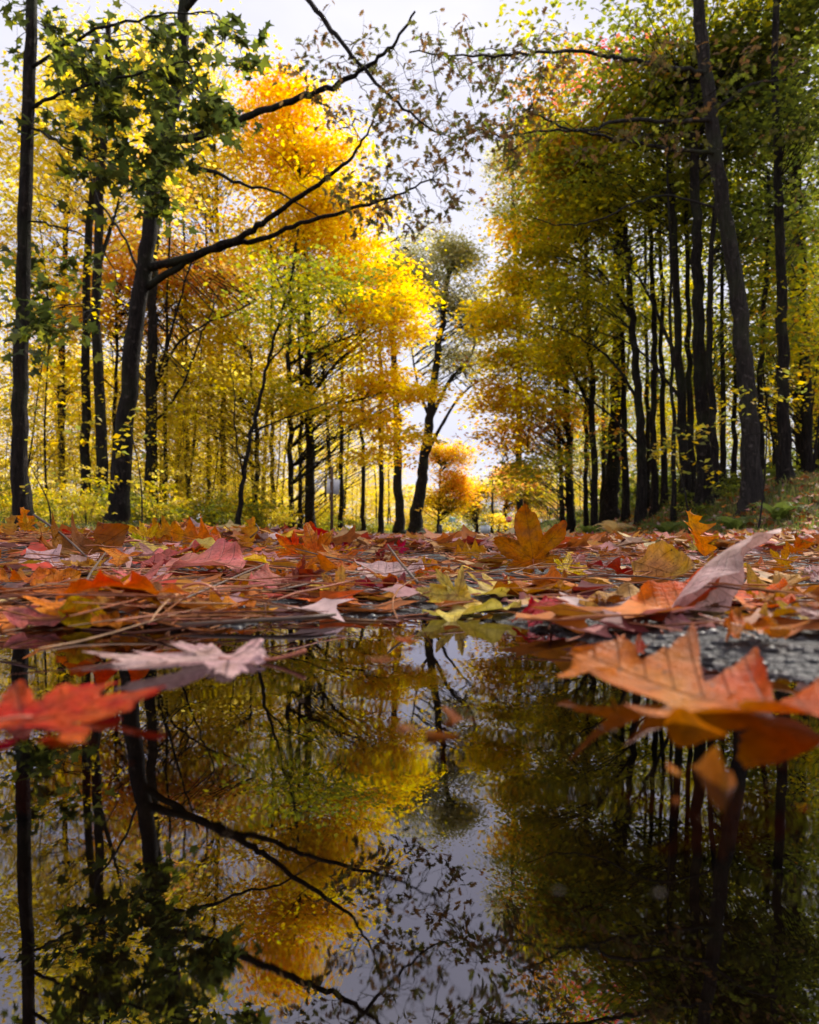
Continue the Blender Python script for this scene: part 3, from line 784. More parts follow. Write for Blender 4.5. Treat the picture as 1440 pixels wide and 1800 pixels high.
tree('maple_tree', 'thin dark stem between the leaning grey trunk and the edge trunk on the right', [(1340, 845), (1338, 700), (1342, 560), (1352, 420), (1350, 300)], 16.0, 12, 6,
     [(1360, 480, 0, 50, 60, 1.4, 20, [('moss', 3), ('olive', 1)]), (1350, 330, 0, 60, 60, 1.4, 24, dk)], lsize=.12)

tree('maple_tree', 'dense olive maple filling the middle of the right wood', [(1045, 892), (1042, 760), (1036, 600), (1030, 430), (1020, 260)], 21.0, 14, 6,
     [(1060, 380, 0, 110, 70, 2.2, 80, [('olive', 4), ('moss', 2)]), (1000, 520, 0, 100, 60, 2.2, 70, [('olive', 3), ('lime', 2)]), (1080, 560, 0, 110, 60, 2.2, 60, [('olive', 3), ('moss', 2), (Y_, 1)]),
      (1000, 330, -1, 80, 80, 2, 70, [('olive', 4), ('moss', 1), ('rust', 1)]), (1050, 250, 0, 110, 80, 2, 70, [('moss', 3), ('olive', 2)]), (1030, 660, 0, 100, 50, 2, 44, [('olive', 3), (Y_, 1), ('rust', 1)]),
      (960, 600, -1, 80, 50, 2, 50, [('olive', 2), ('lime', 2), (Y_, 1)]), (1000, 800, 1, 90, 40, 2, 30, [('olive', 2), ('moss', 2), ('rust', 1)])],
     limbs=[([(1040, 720), (1000, 640, .2), (960, 600, .4), (915, 585, .5)], 5, 1.4), ([(1036, 600), (1080, 520, .3), (1120, 460, .5)], 5, 1.4)], lsize=.13)
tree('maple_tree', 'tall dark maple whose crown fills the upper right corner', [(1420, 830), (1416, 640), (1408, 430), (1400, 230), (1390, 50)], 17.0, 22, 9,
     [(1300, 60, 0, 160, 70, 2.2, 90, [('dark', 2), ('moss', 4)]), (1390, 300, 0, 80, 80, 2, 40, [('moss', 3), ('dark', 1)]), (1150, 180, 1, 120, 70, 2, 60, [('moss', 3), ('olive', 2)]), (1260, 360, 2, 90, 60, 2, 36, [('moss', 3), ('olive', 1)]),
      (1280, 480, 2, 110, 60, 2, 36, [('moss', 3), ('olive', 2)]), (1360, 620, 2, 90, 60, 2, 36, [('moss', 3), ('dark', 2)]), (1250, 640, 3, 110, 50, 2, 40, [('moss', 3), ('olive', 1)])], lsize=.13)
for i, (x0, x1, x2, yy, w_, lab) in enumerate([(1168, 1163, 1158, 19.0, 12, 'thin dark stem just left of the bank clump'), (1216, 1210, 1204, 17.0, 14, 'thin black stem inside the bank clump'), (1272, 1270, 1276, 17.5, 11, 'thin stem close behind the leaning grey trunk'),
        (1100, 1096, 1092, 21.0, 13, 'thin dark trunk right of the old pine'), (1060, 1062, 1058, 26.0, 9, 'thin far stem left of the old pine'), (1140, 1136, 1134, 22.0, 10, 'thin far stem between the close pair of trunks'),
        (1290, 1294, 1298, 19.0, 10, 'thin far stem right of the leaning grey trunk foot'), (1185, 1180, 1172, 15.5, 9, 'slender sloping stem at the left of the bank clump'), (1030, 1028, 1020, 24.0, 9, 'thin stem between the old pine and the low-hanging maple')]):
    g0 = 938 - F * (float(terrain_z((x0 - CX) * yy / F, yy)) - H) / yy
    tree('thin_tree', lab + ' on the right', [(x0, g0), ((x0 * 2 + x1) / 3, g0 - 150), (x1, g0 - 320), (x2, 200)], yy, w_, w_ * .4,
         [(x2, 330, 1, 60, 60, 1.4, 16, [('moss', 3), ('olive', 2)])], lsize=.12)
for i, (x0, x1, x2, yy, w_, lab) in enumerate([(330, 328, 322, 24.0, 10, 'thin dark trunk right of the many-stemmed maple'), (368, 366, 362, 28.0, 9, 'thin far trunk left of the forked young tree'), (480, 478, 474, 27.0, 10, 'thin trunk right of the forked young tree'),
        (600, 600, 596, 30.0, 10, 'thin trunk right of the white sign'), (638, 636, 634, 33.0, 9, 'thin far trunk right of the white sign'), (670, 668, 664, 36.0, 11, 'straight thin trunk left of the twin black trunks'), (110, 112, 116, 22.0, 9, 'thin trunk right of the left edge trunk'),
        (528, 527, 522, 25.0, 9, 'thin trunk just left of the orange-topped maple'), (290, 292, 298, 20.0, 9, 'slender stem close to the many-stemmed maple')]):
    tree('thin_tree', lab + ' in the left wood', [(x0, 926), ((x0 * 2 + x1) / 3, 780), (x1, 620), (x2, 380)], yy, w_, w_ * .4,
         [(x2, 520, 1, 60, 50, 1.6, 14, [('lime', 3), (Y_, 3)])], lsize=.13)
# --- single leaves of the nearest branches
def proto_leaf(name, templ, col):
    TV, TT = TEMPL[templ]
    me = mk_mesh(name, TV, TT, None, np.broadcast_to(np.array(col), (len(TV), 3)))
    me.materials.append(LEAF)
    return me

from mathutils import Matrix, Vector, Euler
def single_leaves(root, o0, C, size, mesh_list, name='leaf', tilt=.7, droop=.7):
    X, D, N = leaf_frames(len(C), None, tilt, droop)
    for i in range(len(C)):
        s = size * R.uniform(.5, 1.25)
        M = Matrix(((X[i][0] * s, D[i][0] * s, N[i][0] * s, C[i][0] - o0[0]), (X[i][1] * s, D[i][1] * s, N[i][1] * s, C[i][1] - o0[1]),
                    (X[i][2] * s, D[i][2] * s, N[i][2] * s, C[i][2] - o0[2]), (0, 0, 0, 1)))
        o = bpy.data.objects.new(name, mesh_list[R.integers(len(mesh_list))])
        COL.objects.link(o); o.parent = root; o.matrix_local = M

def sprigs(root, o0, wood, spots, n_each, size, templ, mix, meshes, tr=.006, n_single=300, spread=.35, tilt=.7, droop=.7):
    """leafy twigs at spots (px, py, Y): the first leaves are single objects, the rest one mesh"""
    tb, cb = MB(), MB()
    pts = []
    for (px, py, yy) in spots:
        c = P(px, py, yy)
        d = np.linalg.norm(wood - c, axis=1); k = int(np.argmin(d)); a = wood[k]
        L = d[k]
        mid = (a + c) / 2 + R.normal(0, .06 * L + .02, 3)
        p = bez(a, mid + [0, 0, .12 * L], c, 9)
        p[1:-1] += R.normal(0, .025 * L, (7, 3))
        tb.tube(p - o0, np.linspace(tr * (.9 + L * .25), tr * .35, 9), 4, cap=False)
        p = p[3:]
        seg = [p[3:]]
        for _ in range(4):
            st_ = p[R.integers(3, 6)]
            end = st_ + R.normal(0, spread * .75, 3) * [1, 1, .7]
            p2 = bez(st_, (st_ + end) / 2 + R.normal(0, .05, 3), end, 6)
            tb.tube(p2 - o0, np.linspace(tr * .5, tr * .22, 6), 3, cap=False)
            seg.append(p2[1:])
        allp = np.vstack(seg)
        m = int(n_each * R.uniform(.6, 1.4))
        q_ = allp[R.integers(len(allp), size=m)] + R.normal(0, spread * .12, (m, 3))
        pts.append(q_)
    pts = np.vstack(pts); R.shuffle(pts)
    single_leaves(root, o0, pts[:n_single], size, meshes, 'leaf', tilt, droop)
    rest = pts[n_single:]
    if len(rest):
        cols = pick_cols(len(rest), mix) * R.uniform(.8, 1.15, (len(rest), 1))
        leaves(cb, rest - o0, size * R.uniform(.7, 1.2, len(rest)), cols, templ, None, tilt, droop)
        o = link('foliage', cb.mesh('foliage'), LEAF, root); tag(o, kind='stuff')
    o = link('leafy_twigs', tb.mesh('leafy_twigs'), BARK, root); tag(o, kind='stuff')

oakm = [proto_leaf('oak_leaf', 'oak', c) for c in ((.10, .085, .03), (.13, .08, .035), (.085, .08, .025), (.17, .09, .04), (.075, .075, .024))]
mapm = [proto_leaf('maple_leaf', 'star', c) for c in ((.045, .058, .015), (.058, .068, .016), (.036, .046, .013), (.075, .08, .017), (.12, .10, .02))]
golm = [proto_leaf('beech_leaf', 'quad', c) for c in ((.45, .36, .05), (.55, .40, .04), (.30, .28, .05), (.22, .24, .05), (.62, .40, .04))]

def region(n, polys, ylo, yhi):
    o = []
    tot = sum(p[4] for p in polys)
    for (x0, y0, x1, y1, wgt) in polys:
        for _ in range(max(1, int(round(n * wgt / tot)))):
            o.append((R.uniform(x0, x1), R.uniform(y0, y1), R.uniform(ylo, yhi)))
    return o

# green maple leaves, top left, on the edge tree and its branches
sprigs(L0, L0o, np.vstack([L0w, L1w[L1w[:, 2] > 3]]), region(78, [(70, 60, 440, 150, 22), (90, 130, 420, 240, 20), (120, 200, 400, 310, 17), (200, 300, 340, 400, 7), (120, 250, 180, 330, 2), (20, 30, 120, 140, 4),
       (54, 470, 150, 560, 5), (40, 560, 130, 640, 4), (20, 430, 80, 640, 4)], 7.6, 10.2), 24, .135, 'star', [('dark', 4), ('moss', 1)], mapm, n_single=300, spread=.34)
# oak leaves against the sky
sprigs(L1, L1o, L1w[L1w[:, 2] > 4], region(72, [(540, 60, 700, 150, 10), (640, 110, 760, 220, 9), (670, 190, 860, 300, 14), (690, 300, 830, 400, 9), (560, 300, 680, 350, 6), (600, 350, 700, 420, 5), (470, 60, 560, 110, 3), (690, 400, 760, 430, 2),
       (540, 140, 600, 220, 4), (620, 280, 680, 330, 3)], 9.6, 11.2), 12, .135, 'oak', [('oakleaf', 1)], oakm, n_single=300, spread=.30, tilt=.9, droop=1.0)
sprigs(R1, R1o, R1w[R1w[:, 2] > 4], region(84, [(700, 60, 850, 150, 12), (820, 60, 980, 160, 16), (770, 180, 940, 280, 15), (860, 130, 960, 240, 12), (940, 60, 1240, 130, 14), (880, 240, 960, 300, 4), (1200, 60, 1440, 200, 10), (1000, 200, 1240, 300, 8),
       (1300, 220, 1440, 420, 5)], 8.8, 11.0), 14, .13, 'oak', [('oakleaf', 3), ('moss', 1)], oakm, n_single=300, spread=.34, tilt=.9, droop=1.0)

# ------------------------------------------------------------------ the wood behind: prototypes and copies
def bg_tree(name, label, cat, h, r, lo, crown_r, mix, nclump, lsize, per=30, bark=None, lean=.06):
    root = bpy.data.objects.new(name, None); COL.objects.link(root); tag(root, label, cat)
    p = np.array([(0, 0, -.3), (0, 0, .5), (lean * h * .3, 0, h * .35), (lean * h * .6, .02 * h, h * .7), (lean * h, 0, h)])
    path = spline(p, 5); n = len(path)
    mb = MB(); mb.tube(path, np.linspace(r, r * .25, n) * (1 + .4 * np.exp(-np.clip(path[:, 2], 0, 9) / .3)), 7, wob=.05)
    tb = MB(); cb = MB()
    cc = blob(cb, (lean * h * .6, 0, lo + (h - lo) * .55), (crown_r, crown_r, (h - lo) * .55), nclump, per, lsize, mix, 'quad', .7, hollow=2.5)
    link('trunk', mb.mesh('trunk', True), bark or BARK, root)
    for t_ in cc:
        if R.random() < .5: twig_to(tb, path, t_, .014)
    link('crown', cb.mesh('crown'), LEAF, root)
    o = link('twigs', tb.mesh('twigs'), bark or BARK, root); tag(o, kind='stuff')
    return root

protos = {
    'lime': bg_tree('forest_tree', '-', 'tree', 13, .11, 2.0, 2.2, [('lime', 4), ('pale', 2), (Y_, 2)], 80, .17),
    'gold': bg_tree('forest_tree', '-', 'tree', 15, .14, 3.0, 2.6, [(Y_, 3), ('gold', 2), ('lime', 2)], 90, .18),
    'pale': bg_tree('forest_tree', '-', 'tree', 14, .10, 1.6, 2.4, [('pale', 4), ('lime', 2), ('peach', 1)], 80, .17, bark=BARK_GREY),
    'olive': bg_tree('forest_tree', '-', 'tree', 16, .15, 3.0, 2.6, [('olive', 4), ('moss', 3), ('lime', 1)], 95, .18),
    'moss': bg_tree('forest_tree', '-', 'tree', 17, .18, 4.0, 2.6, [('moss', 4), ('dark', 2), ('olive', 2)], 95, .18),
    'sap': bg_tree('sapling', '-', 'sapling', 6.5, .035, .8, 1.3, [('lime', 4), (Y_, 3), ('pale', 2)], 40, .12, 36, lean=.12),
    'rsap': bg_tree('sapling', '-', 'sapling', 6.0, .035, 1.2, 1.3, [('olive', 3), (Y_, 1), ('lime', 1), ('rust', 1)], 30, .12, 36, lean=-.12),
}
used = set()
LB = {'lime': 'yellow-green left-wood tree', 'gold': 'golden left-wood tree', 'pale': 'pale yellow left-wood tree',
      'olive': 'olive right-wood tree', 'moss': 'dark green right-wood tree', 'sap': 'thin leafy sapling', 'rsap': 'thin dark-wood sapling'}
GR = {'lime': 'trees of the left wood, yellow-green', 'gold': 'trees of the left wood, golden', 'pale': 'trees of the left wood, pale', 'olive': 'trees of the right wood, olive',
      'moss': 'trees of the right wood, dark', 'sap': 'saplings of the left wood', 'rsap': 'saplings of the right wood'}
LM_L = [(50, 'the left edge trunk'), (165, 'the slim pair of trunks'), (225, 'the leaning oak'), (310, 'the many-stemmed maple'), (430, 'the forked young tree'), (545, 'the orange-topped maple'), (580, 'the white sign'), (705, 'the twin black trunks')]
LM_R = [(895, 'the stop sign'), (1000, 'the low-hanging maple'), (1078, 'the old pine'), (1140, 'the close pair of trunks'), (1230, 'the bank clump'), (1315, 'the leaning grey trunk'), (1385, 'the right edge trunk')]
def where(x, y):
    px = CX + F * x / y
    lm = min(LM_L if px < 800 else LM_R, key=lambda t: abs(t[0] - px))
    rel = 'behind' if abs(px - lm[0]) < 14 else ('left of' if px < lm[0] else 'right of')
    dep = 'near' if y < 20 else ('some way back' if y < 32 else ('far back' if y < 50 else 'deepest'))
    return f'{dep}, {rel} {lm[1]}'
def put(kind, x, y, s=1.0):
    src = protos[kind]
    loc = (x, y, float(terrain_z(x, y)))
    rz = RD.uniform(0, 6.28)
    sv = (s, s, s * RD.uniform(.85, 1.15))
    if kind not in used:
        used.add(kind); src.location = loc; src.rotation_euler = (0, 0, rz); src.scale = sv
        src['label'] = LB[kind] + ', ' + where(x, y); src['group'] = GR[kind]
    else: copy_tree(src, loc, rz, sv, LB[kind] + ', ' + where(x, y), GR[kind])

def scatter(n, o0, o1, y0, y1, kinds, smin, smax, mind=1.5, keep=[]):
    k = 0; tries = 0
    pts = []
    while k < n and tries < n * 30:
        tries += 1
        y = y0 + (y1 - y0) * RD.random() ** 1.3
        x = RD.uniform(o0, o1) + AX * y
        px = CX + F * x / y
        if not (-140 < px < 1580): continue
        if any((x - a) ** 2 + (y - b_) ** 2 < mind ** 2 for a, b_ in pts): continue
        pts.append((x, y)); put(RD.choice(kinds), x, y, RD.uniform(smin, smax)); k += 1
scatter(32, -34, -8.5, 26, 75, ['lime', 'gold', 'pale', 'gold'], .75, 1.1, 2.2)
scatter(30, -20, -6.6, 17, 42, ['sap'], .6, 1.15, 1.2)
scatter(22, -16, -6.0, 18, 34, ['sap'], .35, .6, .8)
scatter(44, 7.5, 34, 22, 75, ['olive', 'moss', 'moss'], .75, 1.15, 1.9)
scatter(26, 6.0, 18, 13, 38, ['rsap'], .6, 1.1, 1.3)
scatter(12, -18, -8.5, 66, 100, ['lime', 'gold', 'pale'], .6, .85, 3)
scatter(10, 7.5, 14, 66, 92, ['olive', 'lime', 'gold'], .55, .8, 3)
for k_ in protos:
    if k_ not in used: put(k_, -12, 40)

# distant wood that reads as one mass, both sides and across the far road
fw = MB()
for (x0, x1, y0, y1, h0, h1, n, mix) in [(-75, -20, 80, 130, 3, 10, 150, [('lime', 3), ('pale', 3), (Y_, 1)]), (26, 90, 70, 130, 1, 14, 330, [('moss', 3), ('dark', 3)]),
                                         (-30, 6, 122, 150, 1, 9, 220, [('pale', 3), ('olive', 2), ('gold', 1)]), (16, 50, 122, 150, 1, 10, 200, [('peach', 2), ('olive', 2), ('lime', 2)]),
                                         (0, 22, 138, 160, 0, 5, 90, [('moss', 3), ('grey', 2), ('olive', 2)])]:
    for _ in range(n):
        c = (R.uniform(x0, x1), R.uniform(y0, y1), R.uniform(h0, h1))
        blob(fw, c, (2, 2, 1.2), 6, 26, .42, mix, 'quad', 1.1)
o = link('far_woods', fw.mesh('far_woods'), LEAF); tag(o, 'distant autumn wood closing the view behind the trees', 'wood', kind='stuff')

# conical spruce at the road end
root = bpy.data.objects.new('spruce_tree', None); COL.objects.link(root)
sx, sy = 864, 128.0
root.location = (P(sx, 938, sy)[0], sy, 0); tag(root, 'dark narrow spruce top rising at the far end of the road', 'tree')
mb = MB(); mb.tube([(0, 0, -.2), (0, 0, 10.6)], [.2, .03], 7); link('trunk', mb.mesh('trunk', True), BARK_GREY, root)
cb = MB()
for z_ in np.linspace(1.5, 10.5, 26):
    rr = (10.9 - z_) * .17 + .12
    n = 60
    a = R.uniform(0, 6.283, n); u = np.sqrt(R.uniform(.05, 1, n))
    C = np.stack([np.cos(a) * u * rr, np.sin(a) * u * rr, z_ - .35 * u * rr + R.normal(0, .08, n)], 1)
    leaves(cb, C, .3, pick_cols(n, [('spruce', 1)]), 'quad', np.stack([np.cos(a), np.sin(a), 0 * a], 1), .3, .3)
link('crown', cb.mesh('crown'), LEAF, root)
# ------------------------------------------------------------------ undergrowth
def shrub_proto(name, label, cat, h, r, n, per, lsize, mix, templ, stems=7):
    root = bpy.data.objects.new(name, None); COL.objects.link(root); tag(root, label, cat)
    sb, cb = MB(), MB()
    cc = blob(cb, (0, 0, h * .55), (r, r, h * .5), n, per, lsize, mix, templ, r * .3, hollow=2.6, tilt=.7)
    for i in range(stems):
        t_ = cc[R.integers(len(cc))]
        sb.tube(bez(np.array([R.normal(0, .06), R.normal(0, .06), -.05]), np.array([t_[0] * .3, t_[1] * .3, t_[2] * .7]), t_, 6), np.linspace(.009, .003, 6), 4, cap=False)
    o = link('stems', sb.mesh('stems'), BARK_GREY, root); tag(o, kind='stuff')
    o = link('foliage', cb.mesh('foliage'), LEAF, root); tag(o, kind='stuff')
    return root
shr = {
    'g': shrub_proto('shrub', 'leafy green shrub at the foot of the left wood', 'shrub', .8, .55, 26, 26, .085, [('moss', 3), ('olive', 3), ('lime', 1)], 'quad'),
    'y': shrub_proto('shrub', 'yellowing shrub at the foot of the left wood', 'shrub', 1.3, .6, 30, 24, .085, [('lime', 3), ('pale', 2), (Y_, 1), ('olive', 2)], 'quad'),
    'r': shrub_proto('shrub', 'low dark green shrub on the right bank', 'shrub', .55, .5, 22, 24, .08, [('moss', 3), ('dark', 3), ('olive', 1)], 'quad'),
}
sgr = {'g': 'green shrubs under the left wood', 'y': 'yellowing shrubs under the left wood', 'r': 'green shrubs on the right bank'}
sused = set()
shr_label = {'g': 'leafy green shrub', 'y': 'yellowing shrub', 'r': 'dark green bank shrub'}
def put_shrub(k, x, y, s):
    loc = (x, y, float(terrain_z(x, y))); rz = RD.uniform(0, 6.28)
    if k not in sused:
        sused.add(k); o = shr[k]; o.location = loc; o.rotation_euler.z = rz; o.scale = (s, s, s); o['group'] = sgr[k]; o['label'] = shr_label[k] + ', ' + where(x, y)
    else: copy_tree(shr[k], loc, rz, s, shr_label[k] + ', ' + where(x, y), sgr[k])
for i in range(90):
    y = 10.5 + 24 * RD.random() ** 1.2
    o_ = RD.uniform(-11.5, -5.6)
    px = CX + F * (o_ + AX * y) / y
    if -60 < px < 760: put_shrub('g' if RD.random() < .55 else 'y', o_ + AX * y, y, RD.uniform(.5, .75) if y < 14 else RD.uniform(.7, 1.3))
for i in range(16):
    y = 28 + 30 * RD.random()
    put_shrub('g', RD.uniform(-6.8, -5.2) + AX * y, y, RD.uniform(.6, 1.1))
for i in range(32):
    y = 8.5 + 28 * RD.random() ** 1.4
    o_ = RD.uniform(4.1, 7.0)
    px = CX + F * (o_ + AX * y) / y
    if 940 < px < 1480: put_shrub('r', o_ + AX * y, y, RD.uniform(.55, 1.1))

for i in range(34):
    y = 17 + 30 * RD.random()
    o_ = RD.uniform(7.2, 17)
    px = CX + F * (o_ + AX * y) / y
    if 960 < px < 1500: put_shrub('r', o_ + AX * y, y, RD.uniform(1.8, 3.6))

# branches of golden beech leaves on the right bank, each leaf large enough to tell apart
def beech(px, py, Y, label, spots, n_each, n_single):
    base = P(px, py, Y); base[2] = float(terrain_z(base[0], base[1]))
    root = bpy.data.objects.new('beech_sapling', None); COL.objects.link(root); root.location = base
    tag(root, label, 'sapling')
    top = P(*spots[-1]) + np.array([0, 0, .1])
    path = spline([base - [0, 0, .1], base * .6 + top * .4 + [.05, 0, .1], top], 7)
    mb = MB(); mb.tube(path - base, np.linspace(.014, .004, len(path)), 6, wob=.05)
    link('trunk', mb.mesh('trunk', True), BARK_GREY, root)
    sprigs(root, base, path, spots, n_each, .085, 'quad', [('lime', 2), ('olive', 2), (Y_, 1)], golm, tr=.004, n_single=n_single, spread=.16, tilt=.45, droop=.25)
beech(1330, 870, 9.0, 'young beech with golden leaves on level twigs in front of the leaning grey trunk',
      [(x, y, RD.uniform(8.6, 9.6)) for x, y in [(1270, 740), (1300, 720), (1340, 735), (1230, 775), (1200, 770), (1250, 720), (1290, 690), (1380, 700), (1400, 660), (1360, 650), (1320, 700), (1180, 790), (1220, 745), (1420, 690), (1350, 690)]], 13, 200)
beech(1215, 880, 10.0, 'young beech with sparse yellow leaves on a low twig above the right bank',
      [(x, y, RD.uniform(9.6, 10.4)) for x, y in [(1150, 785), (1180, 780), (1140, 800), (1210, 800), (1240, 815), (1260, 830), (1200, 830), (1170, 775)]], 11, 90)
beech(90, 905, 8.0, 'young beech with broad yellow-green leaves between the left edge trunk and the leaning oak',
      [(x, y, RD.uniform(7.6, 8.6)) for x, y in [(90, 780), (120, 830), (150, 760), (70, 720), (130, 700), (170, 740), (100, 850), (60, 850)]], 11, 90)
beech(250, 912, 8.5, 'young beech with round yellow leaves at the foot of the leaning oak',
      [(x, y, RD.uniform(8.2, 8.9)) for x, y in [(210, 800), (230, 850), (262, 860), (200, 780), (240, 810), (280, 770), (290, 850), (250, 720), (225, 745)]], 9, 80)

# ferns
def fern(px, py, Y, label, col, s):
    b0 = P(px, py, Y); b0[2] = float(terrain_z(b0[0], b0[1]))
    root = bpy.data.objects.new('fern', None); COL.objects.link(root); root.location = b0; tag(root, label, 'fern')
    for k in range(8):
        a = k * 2 * math.pi / 8 + RD.uniform(-.3, .3); L = s * RD.uniform(.7, 1.1)
        e = np.array([math.cos(a) * L * .8, math.sin(a) * L * .8, L * .45])
        p = bez(np.zeros(3), np.array([e[0] * .35, e[1] * .35, L * .75]), e, 14)
        mb = MB(); c_ = np.array(col) * RD.uniform(.8, 1.2)
        mb.tube(p, np.linspace(.004, .001, 14) * s, 3, c_ * .6, cap=False)
        sd = np.array([-math.sin(a), math.cos(a), 0])
        for i in range(2, 14):
            w_ = .24 * L * math.sin(math.pi * (i / 14) ** .7) + .02 * L
            for sg in (-1, 1):
                d = sd * sg * w_ + (p[min(i, 13)] - p[i - 1]) * .6 + np.array([0, 0, -.25 * w_])
                f_ = (p[i] - p[i - 1]) * .42
                mb.add([p[i] - f_, p[i] + d * .55 - f_ * .9, p[i] + d, p[i] + d * .55 + f_ * .9, p[i] + f_], [(0, 1, 2), (0, 2, 4), (4, 2, 3)], None, c_)
        link('frond', mb.mesh('frond'), LEAF, root)
fern(1080, 905, 13, 'dry tan fern at the foot of the right bank', (.55, .38, .16), .55)
for i, (px, py, Y, nm) in enumerate([(1170, 880, 12, 'green fern on the right bank below the bank clump trunks'), (1290, 890, 10, 'green fern on the right bank below the leaning grey trunk'),
                                    (1035, 905, 19, 'small green fern beyond the dry tan fern on the right bank'), (1225, 905, 10.5, 'green fern low on the right bank left of the leaning grey trunk'),
                                    (1370, 880, 9.5, 'green fern on the right bank by the picture edge')]):
    fern(px, py, Y, nm, (.10, .13, .03), .5)

# grass on the bank and verge
def grass(name, label, n, o0, o1, y0, y1, hmin, hmax, cols):
    y = y0 + (y1 - y0) * R.uniform(0, 1, n) ** 1.6
    o_ = R.uniform(o0, o1, n)
    x = o_ + AX * y
    keep = vnoise(x * 1.1, y * 1.1, 9) + R.normal(0, .35, n) > -.25
    x, y = x[keep], y[keep]; n = len(x)
    z = terrain_z(x, y)
    h = R.uniform(hmin, hmax, n); a = R.uniform(0, 6.283, n); wd = R.uniform(.003, .007, n) * (1 + y / 14)
    bend = R.uniform(.2, .9, n) * h
    d = np.stack([np.cos(a), np.sin(a), 0 * a], 1); s_ = np.stack([-np.sin(a), np.cos(a), 0 * a], 1)
    b0 = np.stack([x, y, z - .01], 1)
    m_ = b0 + d * bend[:, None] * .3 + np.array([0, 0, 1]) * (h * .65)[:, None]
    t_ = b0 + d * bend[:, None] + np.array([0, 0, 1]) * (h * R.uniform(.7, 1, n))[:, None]
    V = np.stack([b0 - s_ * wd[:, None], b0 + s_ * wd[:, None], m_ + s_ * wd[:, None] * .7, m_ - s_ * wd[:, None] * .7, t_], 1).reshape(-1, 3)
    k = np.arange(n)[:, None] * 5
    T = np.concatenate([k + np.array([[0, 1, 2]]), k + np.array([[0, 2, 3]]), k + np.array([[3, 2, 4]])])
    c = np.array(cols)[R.integers(len(cols), size=n)] * R.uniform(.7, 1.2, (n, 1))
    o = link(name, mk_mesh(name, V, T, None, np.repeat(c, 5, axis=0)), LEAF); tag(o, label, 'grass', kind='stuff')
grass('bank_grass', 'short green grass on the right bank', 42000, 3.1, 7.0, 6.5, 60, .06, .22, [(.11, .15, .035), (.15, .18, .045), (.24, .21, .075), (.08, .11, .03)])
grass('verge_grass', 'grass and low weeds along the left edge of the road', 24000, -9, -4.7, 9, 60, .08, .3, [(.08, .11, .025), (.12, .14, .03), (.2, .18, .05)])

# ------------------------------------------------------------------ signs at the roadside
WHITE = simple_mat('sign_white', (.85, .83, .88), .5, 0, 8, .06)
BROWN = simple_mat('brown_post', (.10, .05, .03), .7, 0, 30)
STEEL = simple_mat('galvanised_steel', (.42, .43, .44), .45, .6, 30)
RED = simple_mat('sign_red', (.62, .03, .035), .45, 0, 10, .08)
TEAL = simple_mat('sign_teal', (.02, .36, .34), .45, 0, 10, .08)
BLACK = simple_mat('black_plastic', (.015, .015, .017), .5)
def empty(name, loc, label, cat, group=None):
    r = bpy.data.objects.new(name, None); COL.objects.link(r); r.location = loc; tag(r, label, cat, group)
    return r
# white board on a brown post
c = P(582, 855, 19.5); gzv = float(terrain_z(c[0], 19.5))
r = empty('notice_board', (c[0], 19.5, gzv), 'white sign board on a brown wooden post at the edge of the left wood', 'sign')
mb = MB(); mb.box((.02, .0, .85), (.075, .075, 2.0)); link('post', mb.mesh('post'), BROWN, r)
mb = MB(); mb.box((0, .06, c[2] - gzv), (.34, .02, .40)); pn = link('panel', mb.mesh('panel'), WHITE, r); pn.rotation_euler = (0, .05, .25)
mb = MB()
for zz in (-.14, .14): mb.box((0, -.047, c[2] - gzv + zz), (.04, .008, .04))
link('bolt', mb.mesh('bolt'), STEEL, r)
# stop sign
c = P(895, 913, 97)
r = empty('stop_sign', (c[0], 97, 0), 'red octagonal stop sign at the far junction right of the road', 'sign')
def octa(rad, y, d):
    V = [(rad * math.cos(math.pi / 8 + k * math.pi / 4), yy, rad * math.sin(math.pi / 8 + k * math.pi / 4)) for yy in (y, y + d) for k in range(8)]
    T = [(0, k, k + 1) for k in range(1, 7)] + [(8, 8 + k + 1, 8 + k) for k in range(1, 7)]
    Q = [(k, 8 + k, 8 + (k + 1) % 8, (k + 1) % 8) for k in range(8)]
    m = MB(); m.add(V, T, Q); return m
mb = MB(); mb.tube([(0, .05, -.2), (0, .05, 2.5)], [.035, .035], 8); link('post', mb.mesh('post'), STEEL, r)
pl = link('plate', octa(.44, .0, .012).mesh('plate'), WHITE, r, (0, 0, c[2]))
link('red_face', octa(.405, -.006, .005).mesh('red_face'), RED, pl)
tcu = bpy.data.curves.new('lettering', 'FONT'); tcu.body = 'STOP'; tcu.size = .36; tcu.align_x = 'CENTER'; tcu.align_y = 'CENTER'; tcu.extrude = .002
tcu.materials.append(WHITE)
tmp = bpy.data.objects.new('lettering_curve', tcu); COL.objects.link(tmp); bpy.context.view_layer.update()
tme = bpy.data.meshes.new_from_object(tmp); bpy.data.objects.remove(tmp)
to = bpy.data.objects.new('lettering', tme); COL.objects.link(to); to.parent = pl; to.location = (0, -.011, 0); to.rotation_euler = (math.radians(90), 0, 0)
# street name blades
c = P(795, 915, 95)
r = empty('street_name_sign', (c[0], 95, 0), 'teal street name sign with two crossed blades on a grey pole at the far junction', 'sign')
mb = MB(); mb.tube([(.16, 0, -.2), (0, 0, 2.25)], [.035, .03], 8); link('pole', mb.mesh('pole'), STEEL, r)
for zz, rz, dx in ((2.0, .25, 0), (1.72, -.35, -.05)):
    mb = MB(); mb.box((0, 0, 0), (.85, .02, .23)); bl = link('blade', mb.mesh('blade'), TEAL, r, (dx, -.05, zz)); bl.rotation_euler.z = rz
    mb = MB(); mb.box((0, -.014, 0), (.6, .004, .06)); link('white_band', mb.mesh('white_band'), WHITE, bl)
